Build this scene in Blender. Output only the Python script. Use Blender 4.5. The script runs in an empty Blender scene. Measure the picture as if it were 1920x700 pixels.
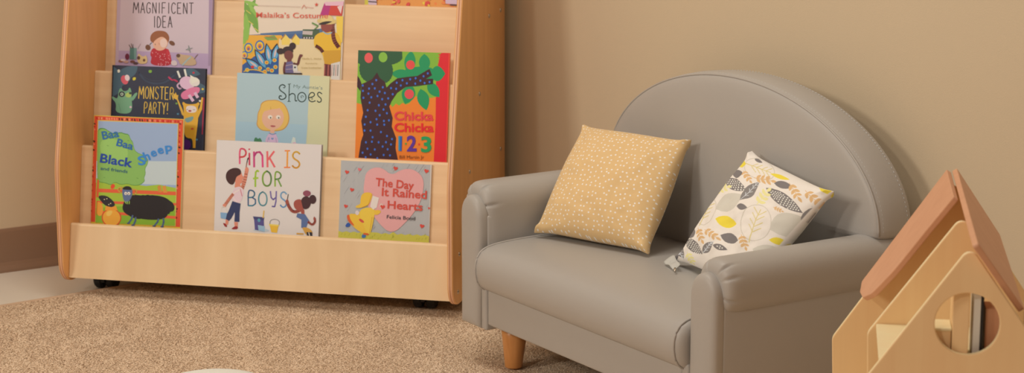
import bpy, bmesh, math, random
import numpy as np
from mathutils import Vector, Matrix
from mathutils.geometry import tessellate_polygon
from mathutils import noise as mnoise
random.seed(7)
COL = bpy.context.scene.collection
PI = math.pi
R = math.radians

# ------------------------------------------------------------------ colour / materials
K = (0.87, 0.71, 0.55)       # tint of the warm room light on a white surface
def lin(c):
    c = c/255.0
    return c/12.92 if c <= .04045 else ((c+.055)/1.055)**2.4
def A(r, g, b, m=1.0):
    """surface colour of a thing whose lit colour in the warm room light is r,g,b"""
    m = m if isinstance(m, tuple) else (m, m, m)
    return tuple(min(.92, max(.004, q*lin(v)/k)) for v, k, q in zip((r, g, b), K, m)) + (1.0,)

def newmat(name):
    m = bpy.data.materials.new(name); m.use_nodes = True
    nt = m.node_tree; b = nt.nodes['Principled BSDF']
    return m, nt, b
def N(nt, t, **kw):
    n = nt.nodes.new(t)
    for k, v in kw.items(): setattr(n, k, v)
    return n
def plain(name, col, rough=.5, metal=0, noise=0, nscale=20, bump=0, bscale=200, spec=None, vscale=(1,1,1)):
    m, nt, b = newmat(name)
    b.inputs['Base Color'].default_value = col; b.inputs['Roughness'].default_value = rough; b.inputs['Metallic'].default_value = metal
    if spec is not None: b.inputs['Specular IOR Level'].default_value = spec
    tc = N(nt, 'ShaderNodeTexCoord'); mp = N(nt, 'ShaderNodeMapping'); mp.inputs['Scale'].default_value = vscale
    nt.links.new(tc.outputs['Object'], mp.inputs['Vector'])
    if noise:
        n = N(nt, 'ShaderNodeTexNoise'); n.inputs['Scale'].default_value = nscale; n.inputs['Detail'].default_value = 4
        nt.links.new(mp.outputs['Vector'], n.inputs['Vector'])
        mx = N(nt, 'ShaderNodeMix', data_type='RGBA'); mx.inputs['A'].default_value = tuple(v*(1-noise) for v in col[:3])+(1,)
        mx.inputs['B'].default_value = tuple(min(1, v*(1+noise)) for v in col[:3])+(1,)
        nt.links.new(n.outputs['Fac'], mx.inputs['Factor']); nt.links.new(mx.outputs['Result'], b.inputs['Base Color'])
    if bump:
        n = N(nt, 'ShaderNodeTexNoise'); n.inputs['Scale'].default_value = bscale; n.inputs['Detail'].default_value = 3
        nt.links.new(mp.outputs['Vector'], n.inputs['Vector'])
        bp = N(nt, 'ShaderNodeBump'); bp.inputs['Strength'].default_value = bump; bp.inputs['Distance'].default_value = .002
        nt.links.new(n.outputs['Fac'], bp.inputs['Height']); nt.links.new(bp.outputs['Normal'], b.inputs['Normal'])
    return m
def wood(name, col, dark, axis='x', rough=.42, amt=.55, scale=1.0):
    """clear-coated wood: long soft grain along one axis plus broad cloudy figure"""
    m, nt, b = newmat(name)
    tc = N(nt, 'ShaderNodeTexCoord')
    st = {'x': (1.2, 22, 22), 'y': (22, 1.2, 22), 'z': (22, 22, 1.2)}[axis]
    mp = N(nt, 'ShaderNodeMapping'); mp.inputs['Scale'].default_value = tuple(v*scale for v in st)
    nt.links.new(tc.outputs['Object'], mp.inputs['Vector'])
    n1 = N(nt, 'ShaderNodeTexNoise'); n1.inputs['Scale'].default_value = 1.6; n1.inputs['Detail'].default_value = 6; n1.inputs['Distortion'].default_value = .6
    nt.links.new(mp.outputs['Vector'], n1.inputs['Vector'])
    n2 = N(nt, 'ShaderNodeTexNoise'); n2.inputs['Scale'].default_value = 5; n2.inputs['Detail'].default_value = 2
    nt.links.new(tc.outputs['Object'], n2.inputs['Vector'])
    ad = N(nt, 'ShaderNodeMath', operation='MULTIPLY_ADD'); ad.inputs[1].default_value = .65
    mu = N(nt, 'ShaderNodeMath', operation='MULTIPLY'); mu.inputs[1].default_value = .35
    nt.links.new(n2.outputs['Fac'], mu.inputs[0]); nt.links.new(n1.outputs['Fac'], ad.inputs[0]); nt.links.new(mu.outputs[0], ad.inputs[2])
    cr = N(nt, 'ShaderNodeValToRGB'); cr.color_ramp.elements[0].position = .35; cr.color_ramp.elements[1].position = .65
    mid = tuple(c*(1-amt)+d*amt for c, d in zip(col, dark))
    cr.color_ramp.elements[0].color = mid[:3]+(1,); cr.color_ramp.elements[1].color = col
    nt.links.new(ad.outputs[0], cr.inputs['Fac']); nt.links.new(cr.outputs['Color'], b.inputs['Base Color'])
    b.inputs['Roughness'].default_value = rough
    return m
def plyedge(name, c1, c2, axis, period):
    m, nt, b = newmat(name)
    tc = N(nt, 'ShaderNodeTexCoord'); sp = N(nt, 'ShaderNodeSeparateXYZ'); nt.links.new(tc.outputs['Object'], sp.inputs[0])
    mu = N(nt, 'ShaderNodeMath', operation='MULTIPLY'); mu.inputs[1].default_value = 2*PI/period
    nt.links.new(sp.outputs[axis], mu.inputs[0])
    sn = N(nt, 'ShaderNodeMath', operation='SINE'); nt.links.new(mu.outputs[0], sn.inputs[0])
    ma = N(nt, 'ShaderNodeMath', operation='MULTIPLY_ADD'); ma.inputs[1].default_value = .5; ma.inputs[2].default_value = .5
    nt.links.new(sn.outputs[0], ma.inputs[0])
    mx = N(nt, 'ShaderNodeMix', data_type='RGBA'); mx.inputs['A'].default_value = c1; mx.inputs['B'].default_value = c2
    nt.links.new(ma.outputs[0], mx.inputs['Factor']); nt.links.new(mx.outputs['Result'], b.inputs['Base Color'])
    b.inputs['Roughness'].default_value = .5
    return m
def printed(name, rough=.35, coat=0, weave=0):
    m, nt, b = newmat(name)
    at = N(nt, 'ShaderNodeAttribute', attribute_name='Col'); nt.links.new(at.outputs['Color'], b.inputs['Base Color'])
    b.inputs['Roughness'].default_value = rough
    if coat: b.inputs['Coat Weight'].default_value = coat; b.inputs['Coat Roughness'].default_value = .12
    if weave:
        tc = N(nt, 'ShaderNodeTexCoord'); n = N(nt, 'ShaderNodeTexNoise'); n.inputs['Scale'].default_value = 260
        nt.links.new(tc.outputs['Object'], n.inputs['Vector'])
        bp = N(nt, 'ShaderNodeBump'); bp.inputs['Strength'].default_value = weave; bp.inputs['Distance'].default_value = .001
        nt.links.new(n.outputs['Fac'], bp.inputs['Height']); nt.links.new(bp.outputs['Normal'], b.inputs['Normal'])
    return m

M = {}
M['wall'] = plain('wall_paint', A(206,180,146,(.90,.85,.78)), .85, bump=.12, bscale=350, noise=.02, nscale=3)
M['base'] = plain('vinyl_baseboard', A(133,108,93,(1.06,.88,.65)), .45, noise=.04, nscale=6)
M['tile'] = plain('pale_floor_tile', A(222,208,190,(.95,.88,.78)), .38, noise=.03, nscale=8)
M['maple'] = wood('maple_board', A(230,188,140), A(200,150,100), 'x', .38, .5)
M['maple_v'] = wood('maple_front', A(230,190,142), A(205,158,106), 'z', .38, .45, .45)
M['maple_side'] = wood('maple_side', A(222,168,112,(1.05,.92,.72)), A(190,132,80,(1.05,.92,.72)), 'z', .42, .4)
M['ply'] = plyedge('plywood_edge', A(228,170,125), A(176,112,74), 'X', .0052)
M['rubber'] = plain('black_rubber', A(24,22,22), .5)
M['steel'] = plain('steel_screw', (.55,.5,.45,1), .3, 1)
M['vinyl'] = plain('grey_vinyl', A(176,165,150,(.89,.83,.79)), .43, noise=.02, nscale=10, bump=.10, bscale=900, spec=.45)
M['thread'] = plain('grey_thread', A(190,178,162), .8)
M['darkcloth'] = plain('black_underside_cloth', A(30,26,24), .9)
M['leg'] = wood('turned_oak_leg', A(214,142,76), A(170,100,46), 'z', .35, .6, 1.6)
M['house'] = wood('house_plywood', A(226,176,122,(1.13,1.12,1.10)), A(205,150,96,(1.13,1.12,1.10)), 'z', .42, .35)
M['house_edge'] = wood('house_edge', A(240,196,146,(1.13,1.12,1.10)), A(225,176,124,(1.13,1.12,1.10)), 'z', .45, .3)
M['houseroof'] = wood('roof_wood', A(208,146,104), A(185,120,80), 'x', .45, .4)
M['white'] = plain('white_paint', A(226,218,208), .4)
M['black'] = plain('black_paint', A(26,22,22), .4)
M['orange'] = plain('orange_card', A(205,90,30), .5)
M['cream'] = plain('cream_paint', A(225,205,170), .5)
M['print'] = printed('printed_gloss_cover', .34, .25)
M['matte'] = printed('printed_matte_cover', .5)
M['paper'] = plain('paper_pages', A(226,210,190), .8)
M['cotton'] = printed('printed_cotton', .85, 0, .12)
M['pouf'] = plain('white_cotton', A(225,215,200), .9, bump=.2)

# ------------------------------------------------------------------ object helpers
def link(name, me, mat=None, parent=None):
    o = bpy.data.objects.new(name, me); COL.objects.link(o)
    if mat is not None:
        for m in (mat if isinstance(mat, (list, tuple)) else [mat]): me.materials.append(m)
    if parent is not None: o.parent = parent
    return o
def obj(name, bm, mat, parent=None, smooth=False, recalc=True):
    if recalc: bmesh.ops.recalc_face_normals(bm, faces=bm.faces)
    if smooth:
        for f in bm.faces: f.smooth = True
    me = bpy.data.meshes.new(name); bm.to_mesh(me); bm.free()
    return link(name, me, mat, parent)
def thing(name, label, cat, loc=(0,0,0), rotz=0, group=None):
    o = bpy.data.objects.new(name, None); COL.objects.link(o); o.empty_display_size = .05
    o.location = loc; o.rotation_euler = (0,0,rotz)
    tag(o, label, cat, group); return o
def tag(o, label, cat, group=None):
    o['label'] = label; o['category'] = cat
    if group: o['group'] = group
    return o
def struct(o): o['kind'] = 'structure'; return o
def add_box(bm, x0, x1, y0, y1, z0, z1, bev=0, seg=2):
    n0 = set(bm.verts)
    vs = [bm.verts.new((x, y, z)) for x in (x0, x1) for y in (y0, y1) for z in (z0, z1)]
    fs = [(0,1,3,2), (4,6,7,5), (0,4,5,1), (2,3,7,6), (0,2,6,4), (1,5,7,3)]
    faces = [bm.faces.new([vs[i] for i in f]) for f in fs]
    if bev:
        es = list({e for f in faces for e in f.edges})
        bmesh.ops.bevel(bm, geom=es, offset=bev, segments=seg, affect='EDGES', profile=.5)
    return bm
def box(name, dims, mat, parent=None, bev=0, seg=2):
    bm = bmesh.new(); add_box(bm, *dims, bev=bev, seg=seg); return obj(name, bm, mat, parent)
def add_tube(bm, pts, r, n=8, closed=False):
    pts = [Vector(p) for p in pts]; rings = []
    L = len(pts)
    for i, p in enumerate(pts):
        a = pts[(i-1) % L] if closed or i > 0 else pts[i]; c = pts[(i+1) % L] if closed or i < L-1 else pts[i]
        d = (c-a).normalized(); ref = Vector((0,0,1)) if abs(d.z) < .9 else Vector((1,0,0))
        s = d.cross(ref).normalized(); t = d.cross(s)
        rings.append([bm.verts.new(p + (s*math.cos(2*PI*k/n)+t*math.sin(2*PI*k/n))*r) for k in range(n)])
    for i in range(L if closed else L-1):
        A_, B_ = rings[i], rings[(i+1) % L]
        for k in range(n): bm.faces.new((A_[k], A_[(k+1)%n], B_[(k+1)%n], B_[k]))
    if not closed: bm.faces.new(rings[0]); bm.faces.new(rings[-1][::-1])
def add_lathe(bm, prof, n=32, axis='z', at=(0,0,0)):
    rings = []
    for r, h in prof:
        ring = []
        for k in range(n):
            c, s = r*math.cos(2*PI*k/n), r*math.sin(2*PI*k/n)
            p = {'z': (c, s, h), 'x': (h, c, s), 'y': (c, h, s)}[axis]
            ring.append(bm.verts.new((p[0]+at[0], p[1]+at[1], p[2]+at[2])))
        rings.append(ring)
    for a, b in zip(rings, rings[1:]):
        for k in range(n): bm.faces.new((a[k], a[(k+1)%n], b[(k+1)%n], b[k]))
    bm.faces.new(rings[0]); bm.faces.new(rings[-1])
def loft(bm, rings, cap=True):
    vr = [[bm.verts.new(p) for p in r] for r in rings]; n = len(vr[0])
    for a, b in zip(vr, vr[1:]):
        for k in range(n): bm.faces.new((a[k], a[(k+1)%n], b[(k+1)%n], b[k]))
    if cap: bm.faces.new(vr[0]); bm.faces.new(vr[-1])
    return vr
def round_poly(pts, radii, seg=8):
    """2D polygon with rounded corners"""
    out = []; n = len(pts)
    for i, (p, r) in enumerate(zip(pts, radii)):
        p = Vector(p); a = Vector(pts[i-1]); c = Vector(pts[(i+1) % n])
        if r <= 0: out.append(tuple(p)); continue
        d1 = (a-p).normalized(); d2 = (c-p).normalized(); ang = d1.angle(d2); t = r/math.tan(ang/2)
        s, e = p+d1*t, p+d2*t; ctr = p + (d1+d2).normalized()*(r/math.sin(ang/2))
        a0 = math.atan2(s.y-ctr.y, s.x-ctr.x); a1 = math.atan2(e.y-ctr.y, e.x-ctr.x); da = (a1-a0+PI) % (2*PI)-PI
        out += [(ctr.x+r*math.cos(a0+da*k/seg), ctr.y+r*math.sin(a0+da*k/seg)) for k in range(seg+1)]
    return out
def prism(name, poly, f, mats, parent=None, holes=(), bev=.0015):
    """extrude a 2D outline (with holes); f(a, b, side) gives the 3D point, side 0/1; mats = (face, edge)"""
    bm = bmesh.new(); loops = [poly]+list(holes); vv = []
    for s in (0, 1): vv.append([[bm.verts.new(f(a, b, s)) for a, b in lp] for lp in loops])
    tris = tessellate_polygon([[Vector((a, b, 0)) for a, b in lp] for lp in loops])
    for s in (0, 1):
        flat = [v for lp in vv[s] for v in lp]
        for t in tris:
            try: bm.faces.new([flat[i] for i in t])
            except ValueError: pass
    side = []
    for li, lp in enumerate(loops):
        n = len(lp)
        for k in range(n):
            fc = bm.faces.new((vv[0][li][k], vv[0][li][(k+1)%n], vv[1][li][(k+1)%n], vv[1][li][k])); fc.material_index = 1; side.append(fc)
    bmesh.ops.recalc_face_normals(bm, faces=bm.faces)
    if bev:
        sset = set(side)
        es = [e for e in bm.edges if sum(f_ in sset for f_ in e.link_faces) == 1 and len(e.link_faces) == 2]
        bmesh.ops.bevel(bm, geom=es, offset=bev, segments=2, affect='EDGES', profile=.5)
    return obj(name, bm, mats, parent)

# ------------------------------------------------------------------ room
WL, WB = -1.262, .50
struct(box('floor', (WL-.1, 5.2, -4.5, WB+.1, -.05, 0), M['tile']))
struct(box('wall_left', (WL-.12, WL, -4.5, WB+.12, 0, 2.7), M['wall']))
struct(box('wall_back', (WL, 5.2, WB, WB+.12, 0, 2.7), M['wall']))
def baseboard(name, along, x0, x1, wallc):
    prof = [(0,0), (.012,0), (.0115,.006), (.007,.016), (.0045,.024), (.004,.098), (.0025,.104), (0,.1055)]
    bm = bmesh.new()
    if along == 'y': rings = [[(wallc+a, t, b) for a, b in prof] for t in (x0, x1)]
    else: rings = [[(t, wallc-a, b) for a, b in prof] for t in (x0, x1)]
    loft(bm, rings); return struct(obj(name, bm, M['base']))
baseboard('baseboard_left', 'y', -4.5, WB-.014, WL)
baseboard('baseboard_back', 'x', WL+.014, 5.2, WB)

# ------------------------------------------------------------------ carpet
def rug_left(y): return -.925 - (y+.655)*.0667
m, nt, b = newmat('carpet_pile'); M['rug'] = m
tc = N(nt, 'ShaderNodeTexCoord')
at = N(nt, 'ShaderNodeAttribute', attribute_name='Col')
n1 = N(nt, 'ShaderNodeTexNoise'); n1.inputs['Scale'].default_value = 110; n1.inputs['Detail'].default_value = 6; n1.inputs['Roughness'].default_value = .7
n2 = N(nt, 'ShaderNodeTexNoise'); n2.inputs['Scale'].default_value = 7; n2.inputs['Detail'].default_value = 3
for n_ in (n1, n2): nt.links.new(tc.outputs['Object'], n_.inputs['Vector'])
ad = N(nt, 'ShaderNodeMath', operation='MULTIPLY_ADD'); ad.inputs[1].default_value = .75
mu = N(nt, 'ShaderNodeMath', operation='MULTIPLY'); mu.inputs[1].default_value = .25
nt.links.new(n2.outputs['Fac'], mu.inputs[0]); nt.links.new(n1.outputs['Fac'], ad.inputs[0]); nt.links.new(mu.outputs[0], ad.inputs[2])
cr = N(nt, 'ShaderNodeValToRGB'); cr.color_ramp.elements[0].position = .36; cr.color_ramp.elements[1].position = .62
cr.color_ramp.elements[0].color = (.76,.60,.45,1); cr.color_ramp.elements[1].color = (.92,.77,.61,1)
nt.links.new(ad.outputs[0], cr.inputs['Fac']); nt.links.new(cr.outputs['Color'], b.inputs['Base Color'])
b.inputs['Roughness'].default_value = .95; b.inputs['Specular IOR Level'].default_value = .1
rug = thing('carpet', 'beige cut pile carpet lying on pale tile under sofa and book display', 'carpet', (0,0,0))
bm = bmesh.new()
poly = [(rug_left(-3.6), -3.6), (3.3, -3.6), (3.3, .47), (rug_left(.47), .47)]
f0 = [bm.verts.new((x, y, 0.0005)) for x, y in poly]; f1 = [bm.verts.new((x, y, .0085)) for x, y in poly]
bm.faces.new(f0[::-1]); bm.faces.new(f1)
for k in range(4): bm.faces.new((f0[k], f0[(k+1)%4], f1[(k+1)%4], f1[k]))
obj('backing', bm, M['rug'], rug)
# bound edge
bm = bmesh.new()
add_tube(bm, [(rug_left(y)-.001, y, .006) for y in (-3.6, -2, -1, 0, .47)], .0055, 10)
obj('edge_binding', bm, plain('edge_binding', A(196,156,120), .9, bump=.5, bscale=500), rug, smooth=True)
# pile: short leaning tufts, one stuff object
rng = np.random.default_rng(3)
def pile(x0, x1, y0, y1, step, h):
    xs = np.arange(x0, x1, step); ys = np.arange(y0, y1, step)
    X, Y = np.meshgrid(xs, ys); X = X.ravel(); Y = Y.ravel()
    X = X+rng.uniform(-.6, .6, X.size)*step; Y = Y+rng.uniform(-.6, .6, Y.size)*step
    keep = (X > -.925-(Y+.655)*.0667+.002) & (Y < .468)
    X = X[keep]; Y = Y[keep]; n = X.size
    cl = np.sin(X*83+2*np.sin(Y*61))*np.sin(Y*97+2*np.sin(X*71))*.5+np.sin(X*23+Y*31+np.sin(Y*17)*2)*.5
    ang = cl*1.6+rng.normal(0, 1.3, n); ln = step*1.5*rng.uniform(.5, 1.4, n); w = step*.42
    hh = h*(.85+.12*cl)*rng.uniform(.6, 1.15, n)
    dx, dy = np.cos(ang), np.sin(ang); px, py = -dy, dx
    z0 = .0083
    V = np.empty((n, 4, 3))
    V[:,0] = np.c_[X-px*w, Y-py*w, np.full(n, z0)]; V[:,1] = np.c_[X+px*w, Y+py*w, np.full(n, z0)]
    V[:,2] = np.c_[X+px*w*.8+dx*ln, Y+py*w*.8+dy*ln, z0+hh]; V[:,3] = np.c_[X-px*w*.8+dx*ln, Y-py*w*.8+dy*ln, z0+hh]
    return V.reshape(-1, 3)
V = np.concatenate([pile(-1.02, 1.35, -1.25, .47, .0026, .0016)])
nq = len(V)//4
me = bpy.data.meshes.new('pile'); me.vertices.add(len(V)); me.vertices.foreach_set('co', V.ravel())
me.loops.add(nq*4); me.polygons.add(nq)
me.loops.foreach_set('vertex_index', np.arange(nq*4)); me.polygons.foreach_set('loop_start', np.arange(nq)*4); me.polygons.foreach_set('loop_total', np.full(nq, 4))
me.update(); po = link('pile', me, M['rug'], rug); po['kind'] = 'stuff'

# ------------------------------------------------------------------ book display shelf
SYAW = R(43.68); S0 = Vector((-.93707, -.48660, 0)); SU = Vector((math.cos(SYAW), math.sin(SYAW), 0)); SV = Vector((-math.sin(SYAW), math.cos(SYAW), 0))
W_ = .900; TH = .013
TILT = R(9.33); TN, CS, SN = math.tan(TILT), math.cos(TILT), math.sin(TILT)
Z = [.1721, .3379, .4979, .6596, .8200, .9800]; VV = [.0201, .0963, .1832, .2669, .3500, .4200]
shelf = thing('book_display_shelf', 'tiered maple book display on black casters standing across the room corner', 'book display', tuple(S0), SYAW)
prof = round_poly([(-.0245, .0385), (-.0245, .31), (.020, .50), (.082, .76), (.150, 1.06), (.442, 1.06), (.442, .0385)], [.052, .25, .3, .5, .10, .03, .03], 10)
def side_panel(x0, x1): 
    return prism('side_panel', prof, lambda a, b, s: ((x0, x1)[s], a, b), (M['maple_side'], M['ply']), shelf, bev=.0022)
spl = side_panel(-TH, 0); spr = side_panel(W_, W_+TH)
for v, z in ((.295,.640),(.208,.476),(.120,.316),(.029,.150),(.066,.089),(.017,.068),(.40,.640),(.40,.316),(.378,.80)):
    for pnl, x, d in ((spr, W_+TH, 1), (spl, -TH, -1)):
        bm = bmesh.new(); prf = [(.0042, -.001), (.0042, .0006), (.003, .0018), (.001, .0022)]
        add_lathe(bm, [(r*1.25, h*d) for r, h in prf], 14, 'x', (x, v, z))
        obj('screw', bm, M['steel'], pnl, smooth=True)
def board(i, zb, name, mat):
    bm = bmesh.new(); t = .012; g = .0006
    def P(x, z, k): return (x, VV[i]+(z-Z[i])*TN+k*t, z)
    rr = round_poly([(0, zb), (0, Z[i]), (t, Z[i]), (t, zb)], [0, .004, .004, 0], 4)
    rings = [[(x, VV[i]+(z-Z[i])*TN+a, z) for a, z in rr] for x in (g, W_-g)]
    loft(bm, rings); return obj(name, bm, mat, shelf)
board(0, .0499, 'front_panel', M['maple_v'])
LED = [Z[i]-.0358*CS for i in range(5)]
for i in range(1, 6):
    board(i, LED[i-1]-.009, 'display_board', M['maple'])
for i in range(5):
    v0 = VV[i]+(LED[i]-Z[i])*TN+.0125; v1 = VV[i+1]+(LED[i]-Z[i+1])*TN-.0005
    box('ledge', (.0006, W_-.0006, v0, v1, LED[i]-.009, LED[i]), M['maple'], shelf)
box('bottom_board', (.0006, W_-.0006, .02, .428, .052, .064), M['maple'], shelf)
box('back_panel', (.0006, W_-.0006, .430, .441, .05, 1.05), M['maple'], shelf)
box('top_board', (.0006, W_-.0006, .22, .428, 1.03, 1.045), M['maple'], shelf)
def caster(x, y, z):
    c = bpy.data.objects.new('caster', None); COL.objects.link(c); c.parent = shelf; c.location = (x, y, z); 
    for s in (-1, 1):
        bm = bmesh.new(); add_lathe(bm, [(.006,-.010), (.020,-.010), (.0230,-.006), (.0230,.006), (.020,.010), (.006,.010)], 28, 'x', (s*.015, 0, .0231))
        obj('wheel', bm, M['rubber'], c, smooth=False)
    bm = bmesh.new(); arc = [(.0255*math.cos(a), .0231+.0255*math.sin(a)) for a in np.linspace(R(-10), R(190), 14)]
    loft(bm, [[(x_, a, b_) for a, b_ in arc] for x_ in (-.0045, .0045)])
    obj('fork', bm, M['rubber'], c)
    bm = bmesh.new(); add_lathe(bm, [(.012, .044-z*.4), (.020, .046-z*.4), (.020, .0518-z)], 20); obj('mount_plate', bm, M['rubber'], c)
caster(.042, .113, 0); caster(.82, .085, .0095); caster(.06, .38, 0); caster(.83, .38, .0095)

# ------------------------------------------------------------------ printed artwork
FONTCACHE = {}
def glyphs(txt, bold=0):
    key = (txt, bold)
    if key in FONTCACHE: return FONTCACHE[key]
    cu = bpy.data.curves.new('t', 'FONT'); cu.body = txt; cu.resolution_u = 3; cu.offset = bold; cu.size = 1; cu.fill_mode = 'BOTH'; cu.extrude = 0
    o = bpy.data.objects.new('t', cu); COL.objects.link(o)
    bpy.context.view_layer.update()
    dg = bpy.context.evaluated_depsgraph_get(); me = bpy.data.meshes.new_from_object(o.evaluated_get(dg))
    vs = [tuple(v.co[:2]) for v in me.vertices]; fs = []
    for p in me.polygons:
        fs.append([vs[i] for i in p.vertices])
    bpy.data.objects.remove(o); bpy.data.curves.remove(cu); bpy.data.meshes.remove(me)
    xs = [q[0] for f in fs for q in f]; ys = [q[1] for f in fs for q in f]
    FONTCACHE[key] = (fs, min(xs), max(xs), min(ys), max(ys)); return FONTCACHE[key]
CAP = None
STROKES = {
 'A': [[(0,0),(.5,1),(1,0)],[(.18,.36),(.82,.36)]],
 'B': [[(.05,0),(.05,1),(.55,1),(.85,.88),(.85,.66),(.55,.53),(.05,.53)],[(.55,.53),(.95,.40),(.95,.13),(.6,0),(.05,0)]],
 'C': [[(.95,.82),(.75,.98),(.4,1),(.1,.8),(.02,.5),(.1,.2),(.4,0),(.75,.02),(.95,.18)]],
 'D': [[(.05,0),(.05,1),(.5,.95),(.9,.7),(.95,.4),(.75,.1),(.4,0),(.05,0)]],
 'E': [[(.9,1),(.05,1),(.05,0),(.9,0)],[(.05,.52),(.7,.52)]],
 'F': [[(.9,1),(.05,1),(.05,0)],[(.05,.52),(.7,.52)]],
 'G': [[(.95,.85),(.7,1),(.35,.98),(.05,.7),(.02,.35),(.2,.05),(.55,0),(.92,.12),(.92,.45),(.55,.45)]],
 'I': [[(.5,0),(.5,1)]],
 'J': [[(.2,1),(.8,1)],[(.5,0),(.5,1)],[(.2,0),(.8,0)]],
 'K': [[(.05,0),(.05,1)],[(.9,1),(.08,.45)],[(.3,.6),(.95,0)]],
 'M': [[(0,0),(.12,1),(.5,.3),(.88,1),(1,0)]],
 'N': [[(.05,0),(.05,1),(.9,0),(.9,1)]],
 'n': [[(.05,0),(.05,1)],[(.05,.7),(.3,.95),(.65,.98),(.9,.75),(.92,0)]],
 'i': [[(.5,0),(.5,.72)],[(.5,.92),(.5,.98)]],
 'f': [[(.9,.92),(.7,1),(.45,.9),(.38,.6),(.36,0)],[(.05,.5),(.8,.54)]],
 'y': [[(.05,1),(.15,.6),(.45,.45),(.85,.6)],[(.92,1),(.85,.35),(.65,0),(.25,.02)]],
 'O': [[(.5,1),(.15,.85),(.02,.5),(.15,.12),(.5,0),(.85,.12),(.98,.5),(.85,.85),(.5,1)]],
 'P': [[(.05,0),(.05,1),(.6,.98),(.92,.82),(.9,.6),(.6,.45),(.05,.44)]],
 'R': [[(.05,0),(.05,1),(.6,.98),(.92,.82),(.9,.62),(.6,.5),(.05,.48)],[(.45,.5),(.95,0)]],
 'S': [[(.92,.85),(.65,1),(.28,.97),(.08,.78),(.2,.58),(.75,.42),(.93,.22),(.7,.02),(.3,0),(.04,.15)]],
 'T': [[(0,1),(1,1)],[(.5,1),(.5,0)]],
 'Y': [[(0,1),(.5,.5),(1,1)],[(.5,.5),(.5,0)]],
 '!': [[(.5,1),(.5,.3)],[(.5,.08),(.5,.02)]],
 ' ': [],
}
def smooth_path(p, n=3):
    """Chaikin smoothing, end points kept"""
    for _ in range(n):
        q = [p[0]]
        for a, b in zip(p, p[1:]):
            q += [(a[0]*.75+b[0]*.25, a[1]*.75+b[1]*.25), (a[0]*.25+b[0]*.75, a[1]*.25+b[1]*.75)]
        q.append(p[-1]); p = q
    return p
def blob(pts, n=2):
    """closed Chaikin smoothing"""
    for _ in range(n):
        q = []
        for a, b in zip(pts, pts[1:]+pts[:1]):
            q += [(a[0]*.75+b[0]*.25, a[1]*.75+b[1]*.25), (a[0]*.25+b[0]*.75, a[1]*.25+b[1]*.75)]
        pts = q
    return pts
def ell(cx, cy, rx, ry=None, rot=0, n=22):
    ry = ry or rx; c, s = math.cos(rot), math.sin(rot)
    return [(cx+rx*math.cos(t)*c-ry*math.sin(t)*s, cy+rx*math.cos(t)*s+ry*math.sin(t)*c) for t in np.linspace(0, 2*PI, n, endpoint=False)]
def leafshape(cx, cy, L, w, ang, n=9):
    c, s = math.cos(ang), math.sin(ang); up = [(L*(t-.5), w*.5*math.sin(PI*t)**.8*(1.15-.3*t)) for t in np.linspace(0, 1, n)]
    pts = up+[(x, -y) for x, y in up[-2:0:-1]]
    return [(cx+x*c-y*s, cy+x*s+y*c) for x, y in pts]
def heart(cx, cy, r, rot=0):
    pts = []
    for t in np.linspace(0, 2*PI, 26, endpoint=False):
        x = 16*math.sin(t)**3; y = -(13*math.cos(t)-5*math.cos(2*t)-2*math.cos(3*t)-math.cos(4*t))
        pts.append((x*r/16, y*r/16))
    c, s = math.cos(rot), math.sin(rot)
    return [(cx+x*c-y*s, cy+x*s+y*c) for x, y in pts]
def bumpy(cx, cy, rx, ry, n=14, k=.08, seed=0, sp=6):
    rn = random.Random(seed); out = []
    for i in range(n*sp):
        t = 2*PI*i/(n*sp); q = 1+k*(abs(math.sin(n*t/2))-.5)
        out.append((cx+rx*q*math.cos(t), cy+ry*q*math.sin(t)))
    return out
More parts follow.
